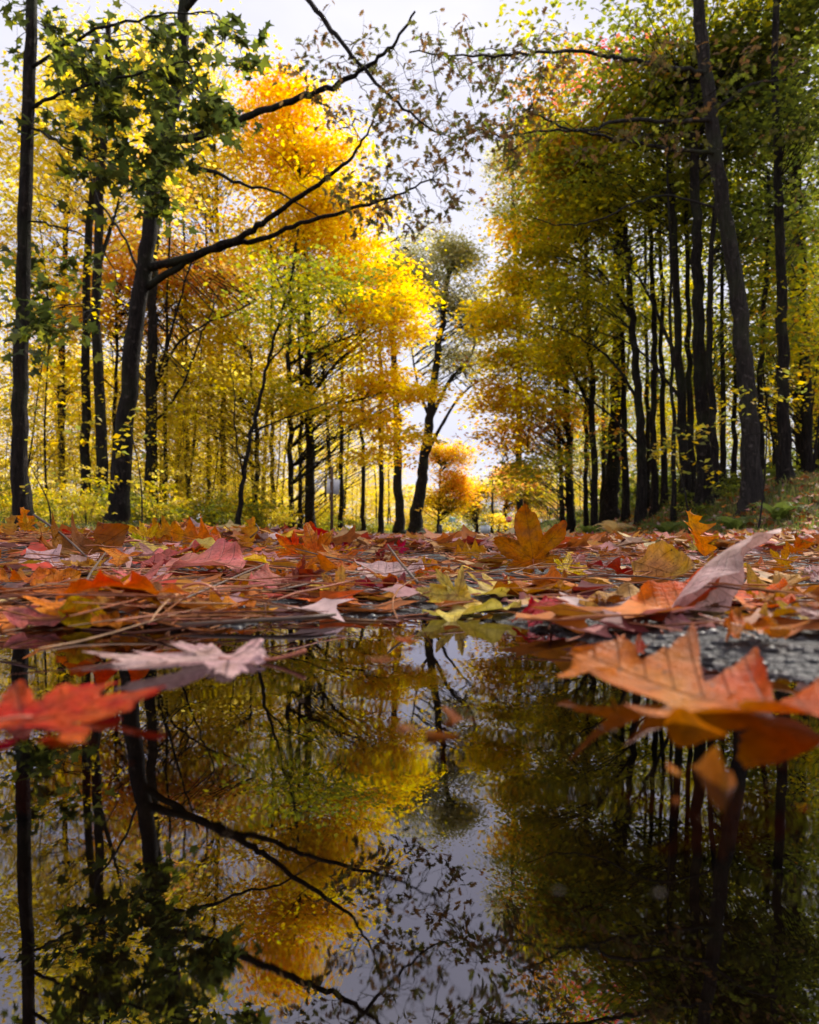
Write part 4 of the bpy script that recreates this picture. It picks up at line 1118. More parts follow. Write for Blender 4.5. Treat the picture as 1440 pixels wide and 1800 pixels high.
# black bin
c = P(775, 938, 92)
r = empty('litter_bin', (c[0], 92, 0), 'small black bin standing at the road edge near the street name sign', 'bin')
mb = MB(); mb.tube([(0, 0, 0), (0, 0, .1), (0, 0, .95)], [.2, .22, .25], 14); link('body', mb.mesh('body', False), BLACK, r)
mb = MB(); mb.tube([(0, 0, .96), (0, 0, 1.04), (0, 0, 1.16), (0, 0, 1.2)], [.27, .27, .18, .04], 14); link('lid', mb.mesh('lid'), BLACK, r)
# pale cabinet
c = P(853, 938, 100)
r = empty('utility_cabinet', (c[0], 100, 0), 'pale blue-grey metal cabinet standing at the far junction', 'cabinet')
PALE = simple_mat('pale_metal', (.55, .60, .66), .5, 0, 5, .1)
mb = MB(); mb.box((0, 0, .6), (1.25, .6, 1.1)); link('body', mb.mesh('body'), PALE, r)
mb = MB(); mb.box((0, 0, .03), (1.35, .7, .12)); link('base', mb.mesh('base'), STEEL, r)
mb = MB(); mb.box((0, 0, 1.18), (1.35, .7, .05)); link('lid', mb.mesh('lid'), PALE, r)
for dx in (-.31, .31):
    mb = MB(); mb.box((0, 0, 0), (.56, .02, .95)); d_ = link('door', mb.mesh('door'), PALE, r, (dx, -.312, .62))
    mb = MB(); mb.box((-.2 * np.sign(dx), -.02, 0), (.03, .03, .16)); link('handle', mb.mesh('handle'), BLACK, d_)
# utility pole
r = empty('utility_pole', (P(866, 938, 112)[0], 112, 0), 'grey utility pole at the far end of the road', 'pole')
mb = MB(); mb.tube([(0, 0, -.3), (0, 0, 9.2)], [.17, .12], 10); link('shaft', mb.mesh('shaft', True), BARK_GREY, r)
mb = MB(); mb.box((0, 0, 8.6), (1.8, .1, .12)); ca = link('crossarm', mb.mesh('crossarm'), BARK_GREY, r)
for dx in (-.75, 0, .75):
    mb = MB(); mb.tube([(dx, 0, 8.66), (dx, 0, 8.74), (dx, 0, 8.82)], [.03, .05, .02], 8); link('insulator', mb.mesh('insulator', True), PALE, ca)

# ------------------------------------------------------------------ fallen leaves
def maple_mesh(name, seed, n=150, rings=6, blunt=1.0, curl=.25, fold=.0, bendy=.0, wave=.06):
    rg = np.random.default_rng(seed)
    th = np.linspace(-90, 270, n, endpoint=False)
    r = np.full(n, .30)
    lob = [(90, 1.0, 26), (42, .86, 24), (138, .86, 24), (-12, .62, 22), (192, .62, 22)]
    for a, L, wd in lob:
        a += rg.normal(0, 3); L *= rg.uniform(.9, 1.08)
        for da, l2, w2 in ((0, 1, wd), (15, .74, 11), (-15, .74, 11), (8, .88, 6), (-8, .87, 6)):
            d = np.abs((th - a - da + 180) % 360 - 180)
            r = np.maximum(r, L * l2 * np.clip(1 - d / (w2 * blunt), 0, 1) ** (.75 / blunt))
    gap = np.abs((th + 90 + 180) % 360 - 180)
    r = np.where(gap < 45, np.minimum(r, .12 + .0075 * gap), r)
    r *= 1 + .03 * rg.standard_normal(n)
    f = np.linspace(0, 1, rings + 1)[1:]
    c, s = np.cos(np.radians(th)), np.sin(np.radians(th))
    pts = [np.zeros((1, 2))]
    for k in f: pts.append(np.stack([c * r * k, s * r * k], 1))
    p2 = np.concatenate(pts)
    x, y = p2[:, 0], p2[:, 1]
    rr = np.hypot(x, y); ph = rg.uniform(0, 6.28, 4)
    z = curl * (.5 * x * x + .25 * y * y) + wave * np.sin(3.1 * x + ph[0]) * np.sin(2.7 * y + ph[1]) + .35 * wave * rr * np.sin(5 * np.arctan2(y, x) + ph[2]) + .5 * wave * np.sin(9 * x + ph[3]) * rr
    kk = np.concatenate([[0]] + [np.full(n, k) for k in f]); an = np.arctan2(y, x)
    z = z + kk ** 5 * (.9 * wave * np.sin(4 * an + ph[1]) + .8 * wave * np.sin(11 * an + ph[2]) + .5 * wave * rg.standard_normal(len(x)) * .5)
    z = z + bendy * np.where(y > 0, y * y, .3 * y * y)
    X = x.copy()
    if fold:
        X = x * math.cos(fold); z = z + np.abs(x) * math.sin(fold)
    V = np.stack([X, y, z], 1)
    T = []
    for j in range(n): T.append((0, 1 + j, 1 + (j + 1) % n))
    Q = []
    for k in range(rings - 1):
        b0, b1 = 1 + k * n, 1 + (k + 1) * n
        for j in range(n): Q.append((b0 + j, b1 + j, b1 + (j + 1) % n, b0 + (j + 1) % n))
    me = mk_mesh(name, V, T, Q, None, True, np.stack([x, y, 0 * x], 1))
    me.materials.append(FALL_MAPLE)
    return me

def oak_mesh(name, seed, wide=1.0, curl=.6, bendy=.3, wave=.05, plain=False, rows=64, fold=0.0):
    rg = np.random.default_rng(seed)
    t = np.linspace(0, 1, rows)
    env = .30 * np.sin(np.pi * np.clip(t, 0, 1) ** .85) ** .8 + .012
    env = env * wide
    def side():
        if plain: return env * (1.0 + .012 * rg.standard_normal(rows) + .05 * np.sin(9 * t + seed)), 0 * t
        ph = rg.uniform(-.04, .04)
        u = (t * 4.1 + ph) % 1
        lobe = np.clip(1 - np.abs(u - .55) / .55, 0, 1) ** 1.1
        w_ = env * (.26 + .95 * lobe) * (1 + .05 * rg.standard_normal(rows))
        return w_, .22 * w_
    V, UV = [], []
    ls = np.linspace(-1, 1, 9)
    wl, sl = side(); wr, sr = side()
    for k in ls:
        w_, s_ = (wl, sl) if k < 0 else (wr, sr)
        x = k * w_; y = t - .45 + s_ * abs(k)
        UV.append(np.stack([x, y, 0 * x], 1))
    UV = np.stack(UV, 1)          # rows, 9, 3
    x, y = UV[..., 0], UV[..., 1]
    ph = rg.uniform(0, 6.28, 3)
    z = curl * x * x * 2 + bendy * y * y + wave * np.sin(5 * y + ph[0]) + wave * np.sin(8 * x + ph[1]) * y + .6 * wave * np.sin(11 * y + ph[2]) * np.abs(x) * 4
    z = z + np.abs(ls)[None, :] ** 4 * wave * (.8 * np.sin(13 * y + ph[1] + 2 * np.sign(x)) + .5 * np.sin(29 * y + ph[2]))
    X = x * math.cos(fold); z = z + np.abs(x) * math.sin(fold)
    Vv = np.stack([X, y, z], -1).reshape(-1, 3)
    i = np.arange(rows - 1)[:, None] * 9; j = np.arange(8)[None]
    Q = np.stack([i + j, i + j + 1, i + 9 + j + 1, i + 9 + j], -1).reshape(-1, 4)
    me = mk_mesh(name, Vv, None, Q, None, True, UV.reshape(-1, 3))
    me.materials.append(FALL_OAK)
    return me

def stem_mesh(seed, y0, L, sag=.1, z0=0.0):
    rg = np.random.default_rng(seed + 900)
    mb = MB()
    e = np.array([rg.normal(0, .15) * L, y0 - L, z0 + sag * rg.uniform(-1, 1.4)])
    mb.tube(bez(np.array([0, y0 + .06, z0]), np.array([rg.normal(0, .12) * L, y0 - L * .5, z0 + sag * rg.uniform(-.5, 1)]), e, 8), np.linspace(.010, .016, 8), 5)
    return mb.mesh('stem', True)

CC = {  # leaf colours
    'amber': (.62, .25, .02), 'orange': (.72, .21, .025), 'bright': (.90, .17, .03), 'red': (.58, .06, .03), 'crimson': (.55, .04, .07), 'pink': (.72, .29, .26), 'mauve': (.58, .30, .30),
    'copper': (.60, .125, .008), 'umber': (.44, .13, .012),
    'palepink': (.76, .52, .50), 'tan': (.60, .34, .14), 'straw': (.72, .54, .20), 'yellow': (.85, .50, .02), 'greeny': (.58, .50, .04), 'brown': (.30, .11, .04), 'maroon': (.24, .05, .05), 'rust': (.55, .16, .035), 'ash': (.56, .47, .45)}

CC = {k_: tuple(np.array(v_) * (.86 if k_ not in ('palepink', 'pink', 'copper', 'umber') else .78)) for k_, v_ in CC.items()}

def fallen(name, mesh, size, loc, rot, col, label, group=None, stem=None, cat='leaf'):
    o = bpy.data.objects.new(name, mesh); COL.objects.link(o)
    o.scale = (size, size, size); o.location = loc; o.rotation_euler = rot
    c = CC[col] if isinstance(col, str) else col
    o.color = (*c, 1)
    tag(o, label, cat, group)
    if stem is not None:
        s_ = bpy.data.objects.new('stem', stem); COL.objects.link(s_); s_.parent = o
    return o

STEMM = simple_mat('leaf_stalk', (.42, .12, .06), .4, 0, 30)
def stems_for(seed, y0, L, sag=.1):
    m = stem_mesh(seed, y0, L, sag); m.materials.append(STEMM); return m

D_ = math.radians
def rz(x, y): return float(road_z(x, y))
# species, seed, shape, base (px, py, Y), tip (px, py, Y), lay (1 flat on the road, 0 facing the camera), colour, stalk length, label
HERO = [
 ('maple', 1, dict(curl=.45, wave=.09, blunt=1.35), (938, 958, 1.30), (922, 862, 1.28), .03, 'umber', .6, 'mottled amber maple leaf standing upright on the road, one lobe pointing up'),
 ('maple', 2, dict(curl=.5, wave=.06), (995, 992, 1.2), (1040, 988, 1.22), .6, 'yellow', .4, 'small yellow leaf lying at the foot of the upright amber leaf'),
 ('oak', 3, dict(curl=1.4, bendy=.25, wave=.03, plain=True, fold=.3, wide=.6), (1122, 1100, .55), (1348, 916, .60), -.74, 'palepink', .12, 'pale pink curled leaf sticking up out of the litter at a slant'),
 ('oak', 43, dict(curl=.8, bendy=.3, wave=.03, plain=True, fold=.2, wide=.7), (1105, 1108, .545), (1262, 1022, .60), .8, 'bright', .12, 'orange-red leaf lying under the slanting pale pink one'),
 ('oak', 44, dict(curl=.8, bendy=.2, wave=.03, plain=True, fold=.4, wide=.6), (1205, 1035, .66), (1278, 922, .68), -.7, 'amber', .1, 'narrow amber leaf standing behind the slanting pale pink one'),
 ('oak', 4, dict(curl=.42, bendy=.06, wave=.03, wide=1.15), (1500, 1268, .275), (1005, 1168, .375), .90, 'copper', .2, 'large orange oak leaf floating at the near right edge of the puddle'),
 ('maple', 5, dict(curl=.16, wave=.025), (400, 1158, .425), (140, 1156, .425), .97, 'palepink', .45, 'pale pink maple leaf floating flat in the puddle'),
 ('maple', 6, dict(curl=.2, wave=.04, blunt=1.2), (40, 1262, .285), (312, 1230, .305), .88, 'red', .3, 'blurred red leaf floating near the camera at the left edge of the puddle'),
 ('oak', 7, dict(curl=.8, bendy=.3, wave=.04, plain=True), (106, 1072, .575), (190, 1088, .57), .12, 'yellow', .15, 'small yellow leaf with brown spots standing at the puddle rim'),
 ('oak', 8, dict(curl=.5, bendy=.2, wave=.04, plain=True, wide=.8), (10, 1082, .575), (122, 1090, .57), .6, 'pink', .15, 'dusty pink leaf beside the small yellow leaf at the puddle rim'),
 ('maple', 9, dict(curl=-1.0, wave=.07), (955, 1064, .60), (1012, 1100, .565), .9, 'crimson', .5, 'wet crimson leaf humped like a tent at the puddle rim'),
 ('maple', 10, dict(curl=.5, wave=.08), (805, 1046, .70), (722, 1044, .70), .42, 'straw', .4, 'straw yellow leaf touching the water in the middle'),
 ('maple', 11, dict(curl=.5, wave=.07), (522, 950, 1.6), (482, 920, 1.6), .12, 'bright', .3, 'bright orange-red maple leaf propped up in the litter left of the white sign'),
 ('maple', 12, dict(curl=.6, wave=.10), (556, 972, 1.45), (540, 920, 1.5), .18, 'orange', .4, 'brown-orange maple leaf leaning against the bright orange-red one'),
 ('oak', 13, dict(curl=.9, bendy=.3, wave=.06), (396, 955, 1.95), (298, 936, 1.95), .12, 'orange', .2, 'jagged orange oak leaf standing on edge in the left heap'),
 ('oak', 14, dict(curl=.9, bendy=.3, wave=.06), (248, 948, 2.05), (322, 926, 2.05), .2, 'amber', .2, 'amber oak leaf behind the jagged orange one in the left heap'),
 ('maple', 15, dict(curl=.5, wave=.08), (258, 944, 2.0), (212, 930, 2.0), .45, 'yellow', .3, 'golden yellow leaf at the end of the left heap'),
 ('maple', 16, dict(curl=.7, wave=.08), (258, 966, 1.7), (212, 960, 1.65), .55, 'greeny', .4, 'green-tinged yellow leaf in front of the golden one in the left heap'),
 ('oak', 17, dict(curl=.4, bendy=.15, wave=.05, plain=True, wide=.85), (425, 1006, 1.02), (250, 990, 1.15), .8, 'pink', .2, 'broad dusty pink leaf with an orange rim in the left litter'),
 ('oak', 18, dict(curl=.3, bendy=.1, wave=.05), (222, 1002, 1.08), (50, 984, 1.2), .85, 'palepink', .3, 'pale mauve lobed leaf flat in the litter near the left edge'),
 ('maple', 19, dict(curl=.9, wave=.10), (592, 1042, .78), (604, 992, .78), .12, 'tan', .3, 'ragged tan leaf standing up at the far rim of the puddle'),
 ('maple', 20, dict(curl=.8, wave=.12), (512, 1018, .86), (566, 1034, .82), .55, 'maroon', .3, 'purple-brown crumpled leaf beside the ragged tan one'),
 ('oak', 21, dict(curl=.3, bendy=.2, wave=.04, plain=True), (742, 999, 1.0), (628, 992, 1.08), .82, 'palepink', .2, 'whitish leaf flat on the damp asphalt in the middle'),
 ('maple', 22, dict(curl=.5, wave=.08), (736, 998, 1.08), (760, 986, 1.08), .25, 'bright', .3, 'small bright red leaf at the end of the whitish flat leaf'),
 ('maple', 23, dict(curl=.5, wave=.08), (742, 986, 1.2), (764, 974, 1.2), .3, 'amber', .3, 'small amber leaf behind the small bright red one'),
 ('maple', 24, dict(curl=.5, wave=.08), (703, 957, 2.2), (717, 940, 2.2), .2, 'crimson', .3, 'deep red leaf standing alone in the middle of the litter'),
 ('oak', 25, dict(curl=.6, bendy=.5, wave=.06), (796, 957, 2.0), (858, 946, 2.0), .35, 'amber', .2, 'amber leaf curled on the road left of the upright amber one'),
 ('maple', 26, dict(curl=.5, wave=.08), (590, 946, 2.6), (588, 930, 2.6), .1, 'red', .3, 'small red leaf standing in the litter below the white sign'),
 ('maple', 27, dict(curl=.6, wave=.1), (670, 978, 1.45), (660, 958, 1.45), .2, 'maroon', .5, 'small dark red leaf tilted up left of the raised stalk'),
 ('oak', 28, dict(curl=1.0, bendy=.9, wave=.05), (212, 955, 1.4), (52, 985, 1.25), .45, 'brown', .3, 'dark brown arched oak leaf near the left edge'),
 ('oak', 29, dict(curl=.8, bendy=.5, wave=.05, plain=True), (1122, 984, 1.1), (1228, 992, 1.0), .5, 'tan', .2, 'tan leaf curled on the asphalt behind the slanting pink leaf'),
 ('oak', 30, dict(curl=.4, bendy=.3, wave=.05, plain=True), (1015, 1076, .64), (1185, 1058, .70), .92, 'tan', .2, 'soaked tan leaf behind the wet crimson leaf'),
 ('oak', 31, dict(curl=.4, bendy=.3, wave=.06, plain=True), (522, 1012, .92), (435, 1030, .86), .6, 'pink', .3, 'rose red leaf left of the purple-brown crumpled leaf'),
 ('maple', 32, dict(curl=.4, wave=.06), (522, 1000, .98), (572, 1004, .95), .5, 'orange', .3, 'orange leaf lapping over the rose red one'),
 ('oak', 33, dict(curl=.5, bendy=.3, wave=.05), (1400, 1130, .48), (1235, 1102, .53), .8, 'tan', .2, 'tan leaf lying behind the large floating orange oak leaf'),
 ('maple', 34, dict(curl=.5, wave=.06), (1120, 1122, .455), (1060, 1122, .46), .75, 'red', .3, 'wet red leaf tip half under the large orange oak leaf'),
 ('oak', 35, dict(curl=.4, bendy=.2, wave=.05, plain=True), (215, 976, 1.35), (415, 978, 1.35), .85, 'straw', .2, 'buff leaf lying flat behind the broad dusty pink one'),
 ('maple', 36, dict(curl=.6, wave=.09), (85, 922, 2.4), (95, 900, 2.4), .12, 'orange', .3, 'orange-red leaf on top of the left heap by the edge trunk'),
 ('oak', 37, dict(curl=.5, bendy=.4, wave=.05, plain=True), (55, 1040, .82), (135, 1018, .88), .4, 'orange', .2, 'orange-brown leaf near the left edge under the pale mauve one'),
 ('oak', 38, dict(curl=.4, bendy=.4, wave=.05), (830, 1046, .75), (925, 1030, .85), .8, 'straw', .2, 'pale leaf on wet asphalt behind the straw yellow leaf'),
 ('oak', 39, dict(curl=.6, bendy=.3, wave=.05, plain=True), (898, 1028, .85), (988, 1052, .74), .75, 'rust', .2, 'rust brown leaf below the upright amber leaf'),
 ('maple', 40, dict(curl=.4, wave=.06), (1376, 982, 1.4), (1382, 945, 1.4), .1, 'amber', .3, 'amber leaf standing on the road at the right edge'),
 ('maple', 41, dict(curl=.3, wave=.04), (660, 1160, .42), (700, 1162, .42), .9, 'brown', .3, 'tiny dark leaf floating in the middle of the puddle'),
 ('maple', 42, dict(curl=.3, wave=.04), (705, 1124, .49), (740, 1128, .49), .9, 'rust', .3, 'tiny rust leaf floating behind the tiny dark one'),
 ('oak', 45, dict(curl=.8, bendy=.4, wave=.05), (1250, 1062, .66), (1400, 1040, .70), .7, 'tan', .2, 'tan lobed leaf right of the slanting pale pink one'),
 ('oak', 46, dict(curl=.4, bendy=.2, wave=.05, plain=True), (1180, 1118, .50), (1262, 1090, .53), .85, 'mauve', .2, 'mauve leaf between the slanting pink leaf and the floating orange one'),
 ('maple', 47, dict(curl=.6, wave=.08), (1060, 960, 1.9), (1085, 952, 1.9), .5, 'rust', .3, 'rust brown leaf on the road right of the upright amber one'),
 ('oak', 48, dict(curl=.5, bendy=.3, wave=.05), (335, 1066, .62), (450, 1050, .66), .85, 'orange', .2, 'soaked orange leaf under the needles at the left puddle rim'),
]
UP = np.array([0, 0, 1.0])
def hero_frame(b_, t_, lay):
    d = t_ - b_; L = np.linalg.norm(d); d = d / L
    n0 = np.array([0, 0, H]) - (b_ + t_) / 2; n0 -= d * n0.dot(d); n0 /= np.linalg.norm(n0)
    if lay >= 0:
        u = UP - d * UP.dot(d); u /= np.linalg.norm(u)
        n = u * lay + n0 * (1 - lay)
    else:                      # turned about its own length instead
        a = -lay * math.pi / 2
        n = n0 * math.cos(a) + np.cross(d, n0) * math.sin(a)
    n /= np.linalg.norm(n)
    return np.cross(d, n), d, n, L
HPX = []
for sp, seed, kw, b_, t_, lay, col, sl, label in HERO:
    me = maple_mesh('maple_leaf', seed, **kw) if sp == 'maple' else oak_mesh('oak_leaf', seed, **kw)
    st = stems_for(seed, 0 if sp == 'maple' else -.45, sl * (1.2 if sp == 'maple' else 1))
    pb, pt = P(*b_), P(*t_)
    x_, d_v, n_v, L = hero_frame(pb, pt, lay)
    org = pb if sp == 'maple' else pb + d_v * .45 * L
    HPX.append(((b_[0] + t_[0]) / 2, (b_[2] + t_[2]) / 2))
    M = Matrix(((x_[0], d_v[0], n_v[0]), (x_[1], d_v[1], n_v[1]), (x_[2], d_v[2], n_v[2])))
    o = fallen('fallen_leaf', me, L, org, M.to_euler(), col, label, None, st)
    # keep the leaf on what carries it
    co = np.empty(len(me.vertices) * 3, np.float32); me.vertices.foreach_get('co', co)
    W = co.reshape(-1, 3) @ (np.array(M) * L).T + org
    gap = W[:, 2] - np.maximum(road_z(W[:, 0], W[:, 1]), WZ)
    lo_ = np.percentile(gap, 6 if b_[2] < .5 else 4)
    if b_[2] < .5: lo_ += .003
    if lo_ > .008: o.location.z -= lo_ - .005
    if lo_ < -.012: o.location.z -= lo_ + .010

# the many other leaves: one mesh of each kind and curl, copied
VAR = []
for s in range(7): VAR.append(('maple', maple_mesh('maple_leaf', 100 + s, n=72, rings=4, curl=RD.uniform(-.3, .6), wave=RD.uniform(.05, .12)), stems_for(100 + s, 0, .7)))
for s in range(7): VAR.append(('oak', oak_mesh('oak_leaf', 200 + s, curl=RD.uniform(.1, .7), bendy=RD.uniform(-.1, .35), wave=.05, rows=40, plain=s % 3 == 2), stems_for(200 + s, -.45, .25)))
NAMEC = {'amber': 'amber', 'orange': 'orange', 'bright': 'bright orange', 'red': 'red', 'pink': 'dusty pink', 'mauve': 'mauve', 'palepink': 'pale pink', 'tan': 'tan', 'straw': 'straw yellow', 'yellow': 'yellow', 'brown': 'brown', 'rust': 'rust brown', 'maroon': 'dark red', 'ash': 'ash grey'}
CH = ['amber'] * 5 + ['orange'] * 7 + ['bright'] * 2 + ['red'] * 2 + ['pink'] * 3 + ['mauve'] * 2 + ['palepink'] * 3 + ['tan'] * 3 + ['straw'] * 1 + ['yellow'] + ['brown'] * 3 + ['rust'] * 7 + ['maroon'] * 2
n_l = 0
tries = 0
LMK = [(60, 'the left edge'), (140, 'the pale mauve leaf'), (235, 'the golden leaf'), (340, 'the jagged orange leaf'), (430, 'the rose red leaf'), (510, 'the bright orange-red leaf'), (600, 'the ragged tan leaf'), (690, 'the raised stalk'),
       (765, 'the straw yellow leaf'), (830, 'the curled amber leaf'), (925, 'the upright amber leaf'), (1010, 'the crimson tent leaf'), (1130, 'the slanting pink leaf'), (1240, 'the slanting pink leaf tip'), (1370, 'the right edge')]
while n_l < 290 and tries < 9000:
    tries += 1
    y = .40 + 3.8 * RD.random() ** 1.35
    x = RD.uniform(-.60, .60) * y
    ys_ = float(np.interp(x, SHORE[:, 0], SHORE[:, 1]))
    if y < ys_ + .02: continue
    px = CX + F * x / y
    dens = 1.0 if px < 620 else (.45 if y < 1.6 else .8)
    if RD.random() > dens: continue
    k, me, st = RD.choice(VAR); c = RD.choice(CH)
    size = (RD.uniform(.026, .044) if k == 'maple' else RD.uniform(.06, .105)) * (1.0 if y < 1.2 else 1.15)
    steep = RD.random() < (.20 if (y > 1.5 and (px < 620 or px > 1080)) else .0)
    if 850 < px < 1010 and .9 < y < 1.45: continue
    tl = RD.uniform(25, 65) if steep else RD.uniform(0, 14)
    mid_ = 640 < px < 1080 and y > 1.3
    if mid_: tl *= .4; size *= .8
    lm = min(LMK, key=lambda t_: abs(t_[0] - px))
    rel = 'by' if abs(px - lm[0]) < 20 else ('left of' if px < lm[0] else 'right of')
    dist = 'near the puddle' if y < 1.0 else ('part way back' if y < 1.7 else ('further back' if y < 2.6 else 'far back'))
    label = f"{NAMEC[c]} {k} leaf {dist}, {rel} {lm[1]}" + (', tilted up' if steep else '')
    z = rz(x, y) + RD.uniform(.004, .022) * (1.4 if px < 620 else (.3 if mid_ else .8)) + (size * math.sin(D_(tl)) * .45 if steep else 0)
    o = fallen('fallen_leaf', me, size, (x, y, z), (D_(tl) * RD.choice((-1, 1)) if not steep else D_(tl), D_(RD.uniform(-12, 12)), RD.uniform(0, 6.28)), c, label, 'leaves lying in the road litter', st if y < 1.5 else None)
    cc_ = np.array(CC[c]) * RD.uniform(.75, 1.2); o.color = (*np.clip(cc_, 0, 1), 1)
    n_l += 1

# the rest of the litter, too small and too many to count
def litter(name, label, n, sampler, templ, smin, smax, zlift, tilt):
    mb = MB()
    X_, Y2 = sampler(n)
    Z = np.where(True, zlift(X_, Y2), 0)
    cols = np.array([CC[c] for c in CH])[R.integers(len(CH), size=len(X_))] * R.uniform(.6, 1.15, (len(X_), 1))
    leaves(mb, np.stack([X_, Y2, Z], 1), R.uniform(smin, smax, len(X_)), cols, templ, None, tilt, 0)
    o = link(name, mb.mesh(name), LITTER); tag(o, label, 'leaf litter', kind='stuff')
def samp_near(n):
    y = .38 + 2.8 * R.uniform(0, 1, n) ** 1.2; x = R.uniform(-.75, .75, n) * (y + .1)
    ys_ = np.interp(x, SHORE[:, 0], SHORE[:, 1]); px = CX + F * x / y
    k = (y > ys_ + .01) & ((px < 600) | (R.uniform(0, 1, n) < .5))
    return x[k], y[k]
litter('under_litter', 'soaked dark leaf fragments packed between the larger fallen leaves', 1500, samp_near, 'star', .03, .075, lambda x, y: road_z(x, y) + R.uniform(.002, .010, len(x)), .12)
def samp_mid(n):
    y = 2.6 + 11 * R.uniform(0, 1, n) ** 1.3; x = R.uniform(-.72, .72, n) * y
    k = (x > -4.2 + AX * y) & (x < 3.6 + AX * y)
    return x[k], y[k]
litter('road_litter', 'fallen leaves carpeting the road in the middle distance', 6500, samp_mid, 'star', .06, .13, lambda x, y: np.maximum(road_z(x, y), terrain_z(x, y)) + R.uniform(.004, .04, len(x)), .32)
def samp_far(n):
    y = 10 + 60 * R.uniform(0, 1, n) ** 1.4; x = R.uniform(-4.6, 3.8, n) + AX * y
    return x, y
litter('far_litter', 'thin scatter of leaves on the road towards the junction', 5000, samp_far, 'quad', .09, .16, lambda x, y: np.maximum(0, terrain_z(x, y)) + .015, .3)
def samp_bank(n):
    y = 6.5 + 40 * R.uniform(0, 1, n) ** 1.5; x = R.uniform(2.9, 7.5, n) + AX * y
    return x, y
litter('bank_litter', 'brown leaves scattered over the grassy right bank', 7000, samp_bank, 'star', .06, .12, lambda x, y: terrain_z(x, y) + R.uniform(.02, .12, len(x)), .4)
def samp_left(n):
    y = 6.5 + 34 * R.uniform(0, 1, n) ** 1.5; x = R.uniform(-10, -4.2, n) + AX * y
    return x, y
litter('verge_litter', 'brown leaves scattered along the left verge', 5000, samp_left, 'star', .06, .12, lambda x, y: terrain_z(x, y) + R.uniform(.02, .12, len(x)), .4)

# pine needles
def needles(name, label, n, y0, y1, pw, lift, rmin, rmax):
    y = y0 + (y1 - y0) * R.uniform(0, 1, n) ** pw; x = R.uniform(-.72, .72, n) * (y + .05)
    ys_ = np.interp(x, SHORE[:, 0], SHORE[:, 1])
    k = (y > ys_ - .015) & ((x * F / y < -130) | (R.uniform(0, 1, n) < np.where(y < 1.15, .30, .7)))
    x, y = x[k], y[k]; n = len(x)
    a = R.normal(0, .75, n) + np.where(R.uniform(0, 1, n) < .2, 1.2, 0)
    L = R.uniform(.05, .16, n)
    t = np.linspace(-.5, .5, 6)
    crv = R.normal(0, .12, n)
    px_ = x[:, None] + np.cos(a)[:, None] * t * L[:, None] - np.sin(a)[:, None] * (t ** 2 * crv[:, None] * L[:, None])
    py_ = y[:, None] + np.sin(a)[:, None] * t * L[:, None] + np.cos(a)[:, None] * (t ** 2 * crv[:, None] * L[:, None])
    z0 = road_z(px_, py_)
    pz = np.maximum(z0, WZ) + .002 + R.uniform(0, 1, n)[:, None] ** 2 * lift + R.normal(0, .09, n)[:, None] * t * L[:, None] - (t ** 2) * .03 * L[:, None]
    pz = np.maximum(pz, np.maximum(z0, WZ) + .001)
    C = np.stack([px_, py_, pz], -1)
    r = R.uniform(rmin, rmax, n)
    side = np.stack([-np.sin(a), np.cos(a), 0 * a], 1)[:, None, :]; up = np.array([0, 0, 1.0])[None, None]
    rr = (r[:, None] * np.array([.5, 1, 1, 1, .9, .3]))[..., None]
    ring = np.stack([C + side * rr, C - side * rr * .5 + up * rr * .87, C - side * rr * .5 - up * rr * .87], 2)   # n,6,3,3
    V = ring.reshape(-1, 3)
    q = []
    b_ = np.arange(n)[:, None, None] * 18 + np.arange(5)[None, :, None] * 3
    for s in range(3):
        s2 = (s + 1) % 3
        q.append(np.concatenate([b_ + s, b_ + s2, b_ + 3 + s2, b_ + 3 + s], -1).reshape(-1, 4))
    base = np.array([(.44, .15, .045), (.52, .21, .08), (.32, .10, .04), (.46, .26, .14), (.15, .05, .03), (.38, .14, .08)])
    c = base[R.integers(len(base), size=n)] * R.uniform(.7, 1.2, (n, 1))
    o = link(name, mk_mesh(name, V, None, np.concatenate(q), np.repeat(c, 18, axis=0), True), NEEDLE); tag(o, label, 'pine needles', kind='stuff')
needles('pine_needles', 'rust brown pine needles strewn over the road behind the puddle', 2700, .5, 3.2, 1.3, .028, .0006, .0011)
needles('far_needles', 'pine needles thinning out further up the road', 2000, 2.8, 9, 1.2, .03, .001, .0016)

# road stones showing between the leaves
n = 4200
y = .36 + 1.7 * R.uniform(0, 1, n) ** 1.2; x = R.uniform(-.65, .65, n) * (y + .05)
z = road_z(x, y)
ico = np.array([(0, 0, 1), (.89, 0, .45), (.28, .85, .45), (-.72, .53, .45), (-.72, -.53, .45), (.28, -.85, .45), (.72, .53, -.45), (-.28, .85, -.45), (-.89, 0, -.45), (-.28, -.85, -.45), (.72, -.53, -.45), (0, 0, -1)])
it = np.array([(0, 1, 2), (0, 2, 3), (0, 3, 4), (0, 4, 5), (0, 5, 1), (1, 6, 2), (2, 7, 3), (3, 8, 4), (4, 9, 5), (5, 10, 1), (6, 7, 2), (7, 8, 3), (8, 9, 4), (9, 10, 5), (10, 6, 1), (11, 7, 6), (11, 8, 7), (11, 9, 8), (11, 10, 9), (11, 6, 10)])
sv = R.uniform(.0018, .0048, n)
V = ico[None] * (sv[:, None, None] * R.uniform(.6, 1.2, (n, 12, 1))) * np.array([1.2, 1, .6]) + np.stack([x, y, z], 1)[:, None]
T = (np.arange(n)[:, None, None] * 12 + it[None]).reshape(-1, 3)
c = np.array([(.03, .03, .034), (.05, .048, .05), (.085, .08, .08), (.02, .02, .023)])[R.integers(4, size=n)]
o = link('road_gravel', mk_mesh('road_gravel', V.reshape(-1, 3), T, None, np.repeat(c, 12, axis=0)), STONE); tag(o, 'dark wet stones of the worn asphalt', 'gravel', kind='stuff')

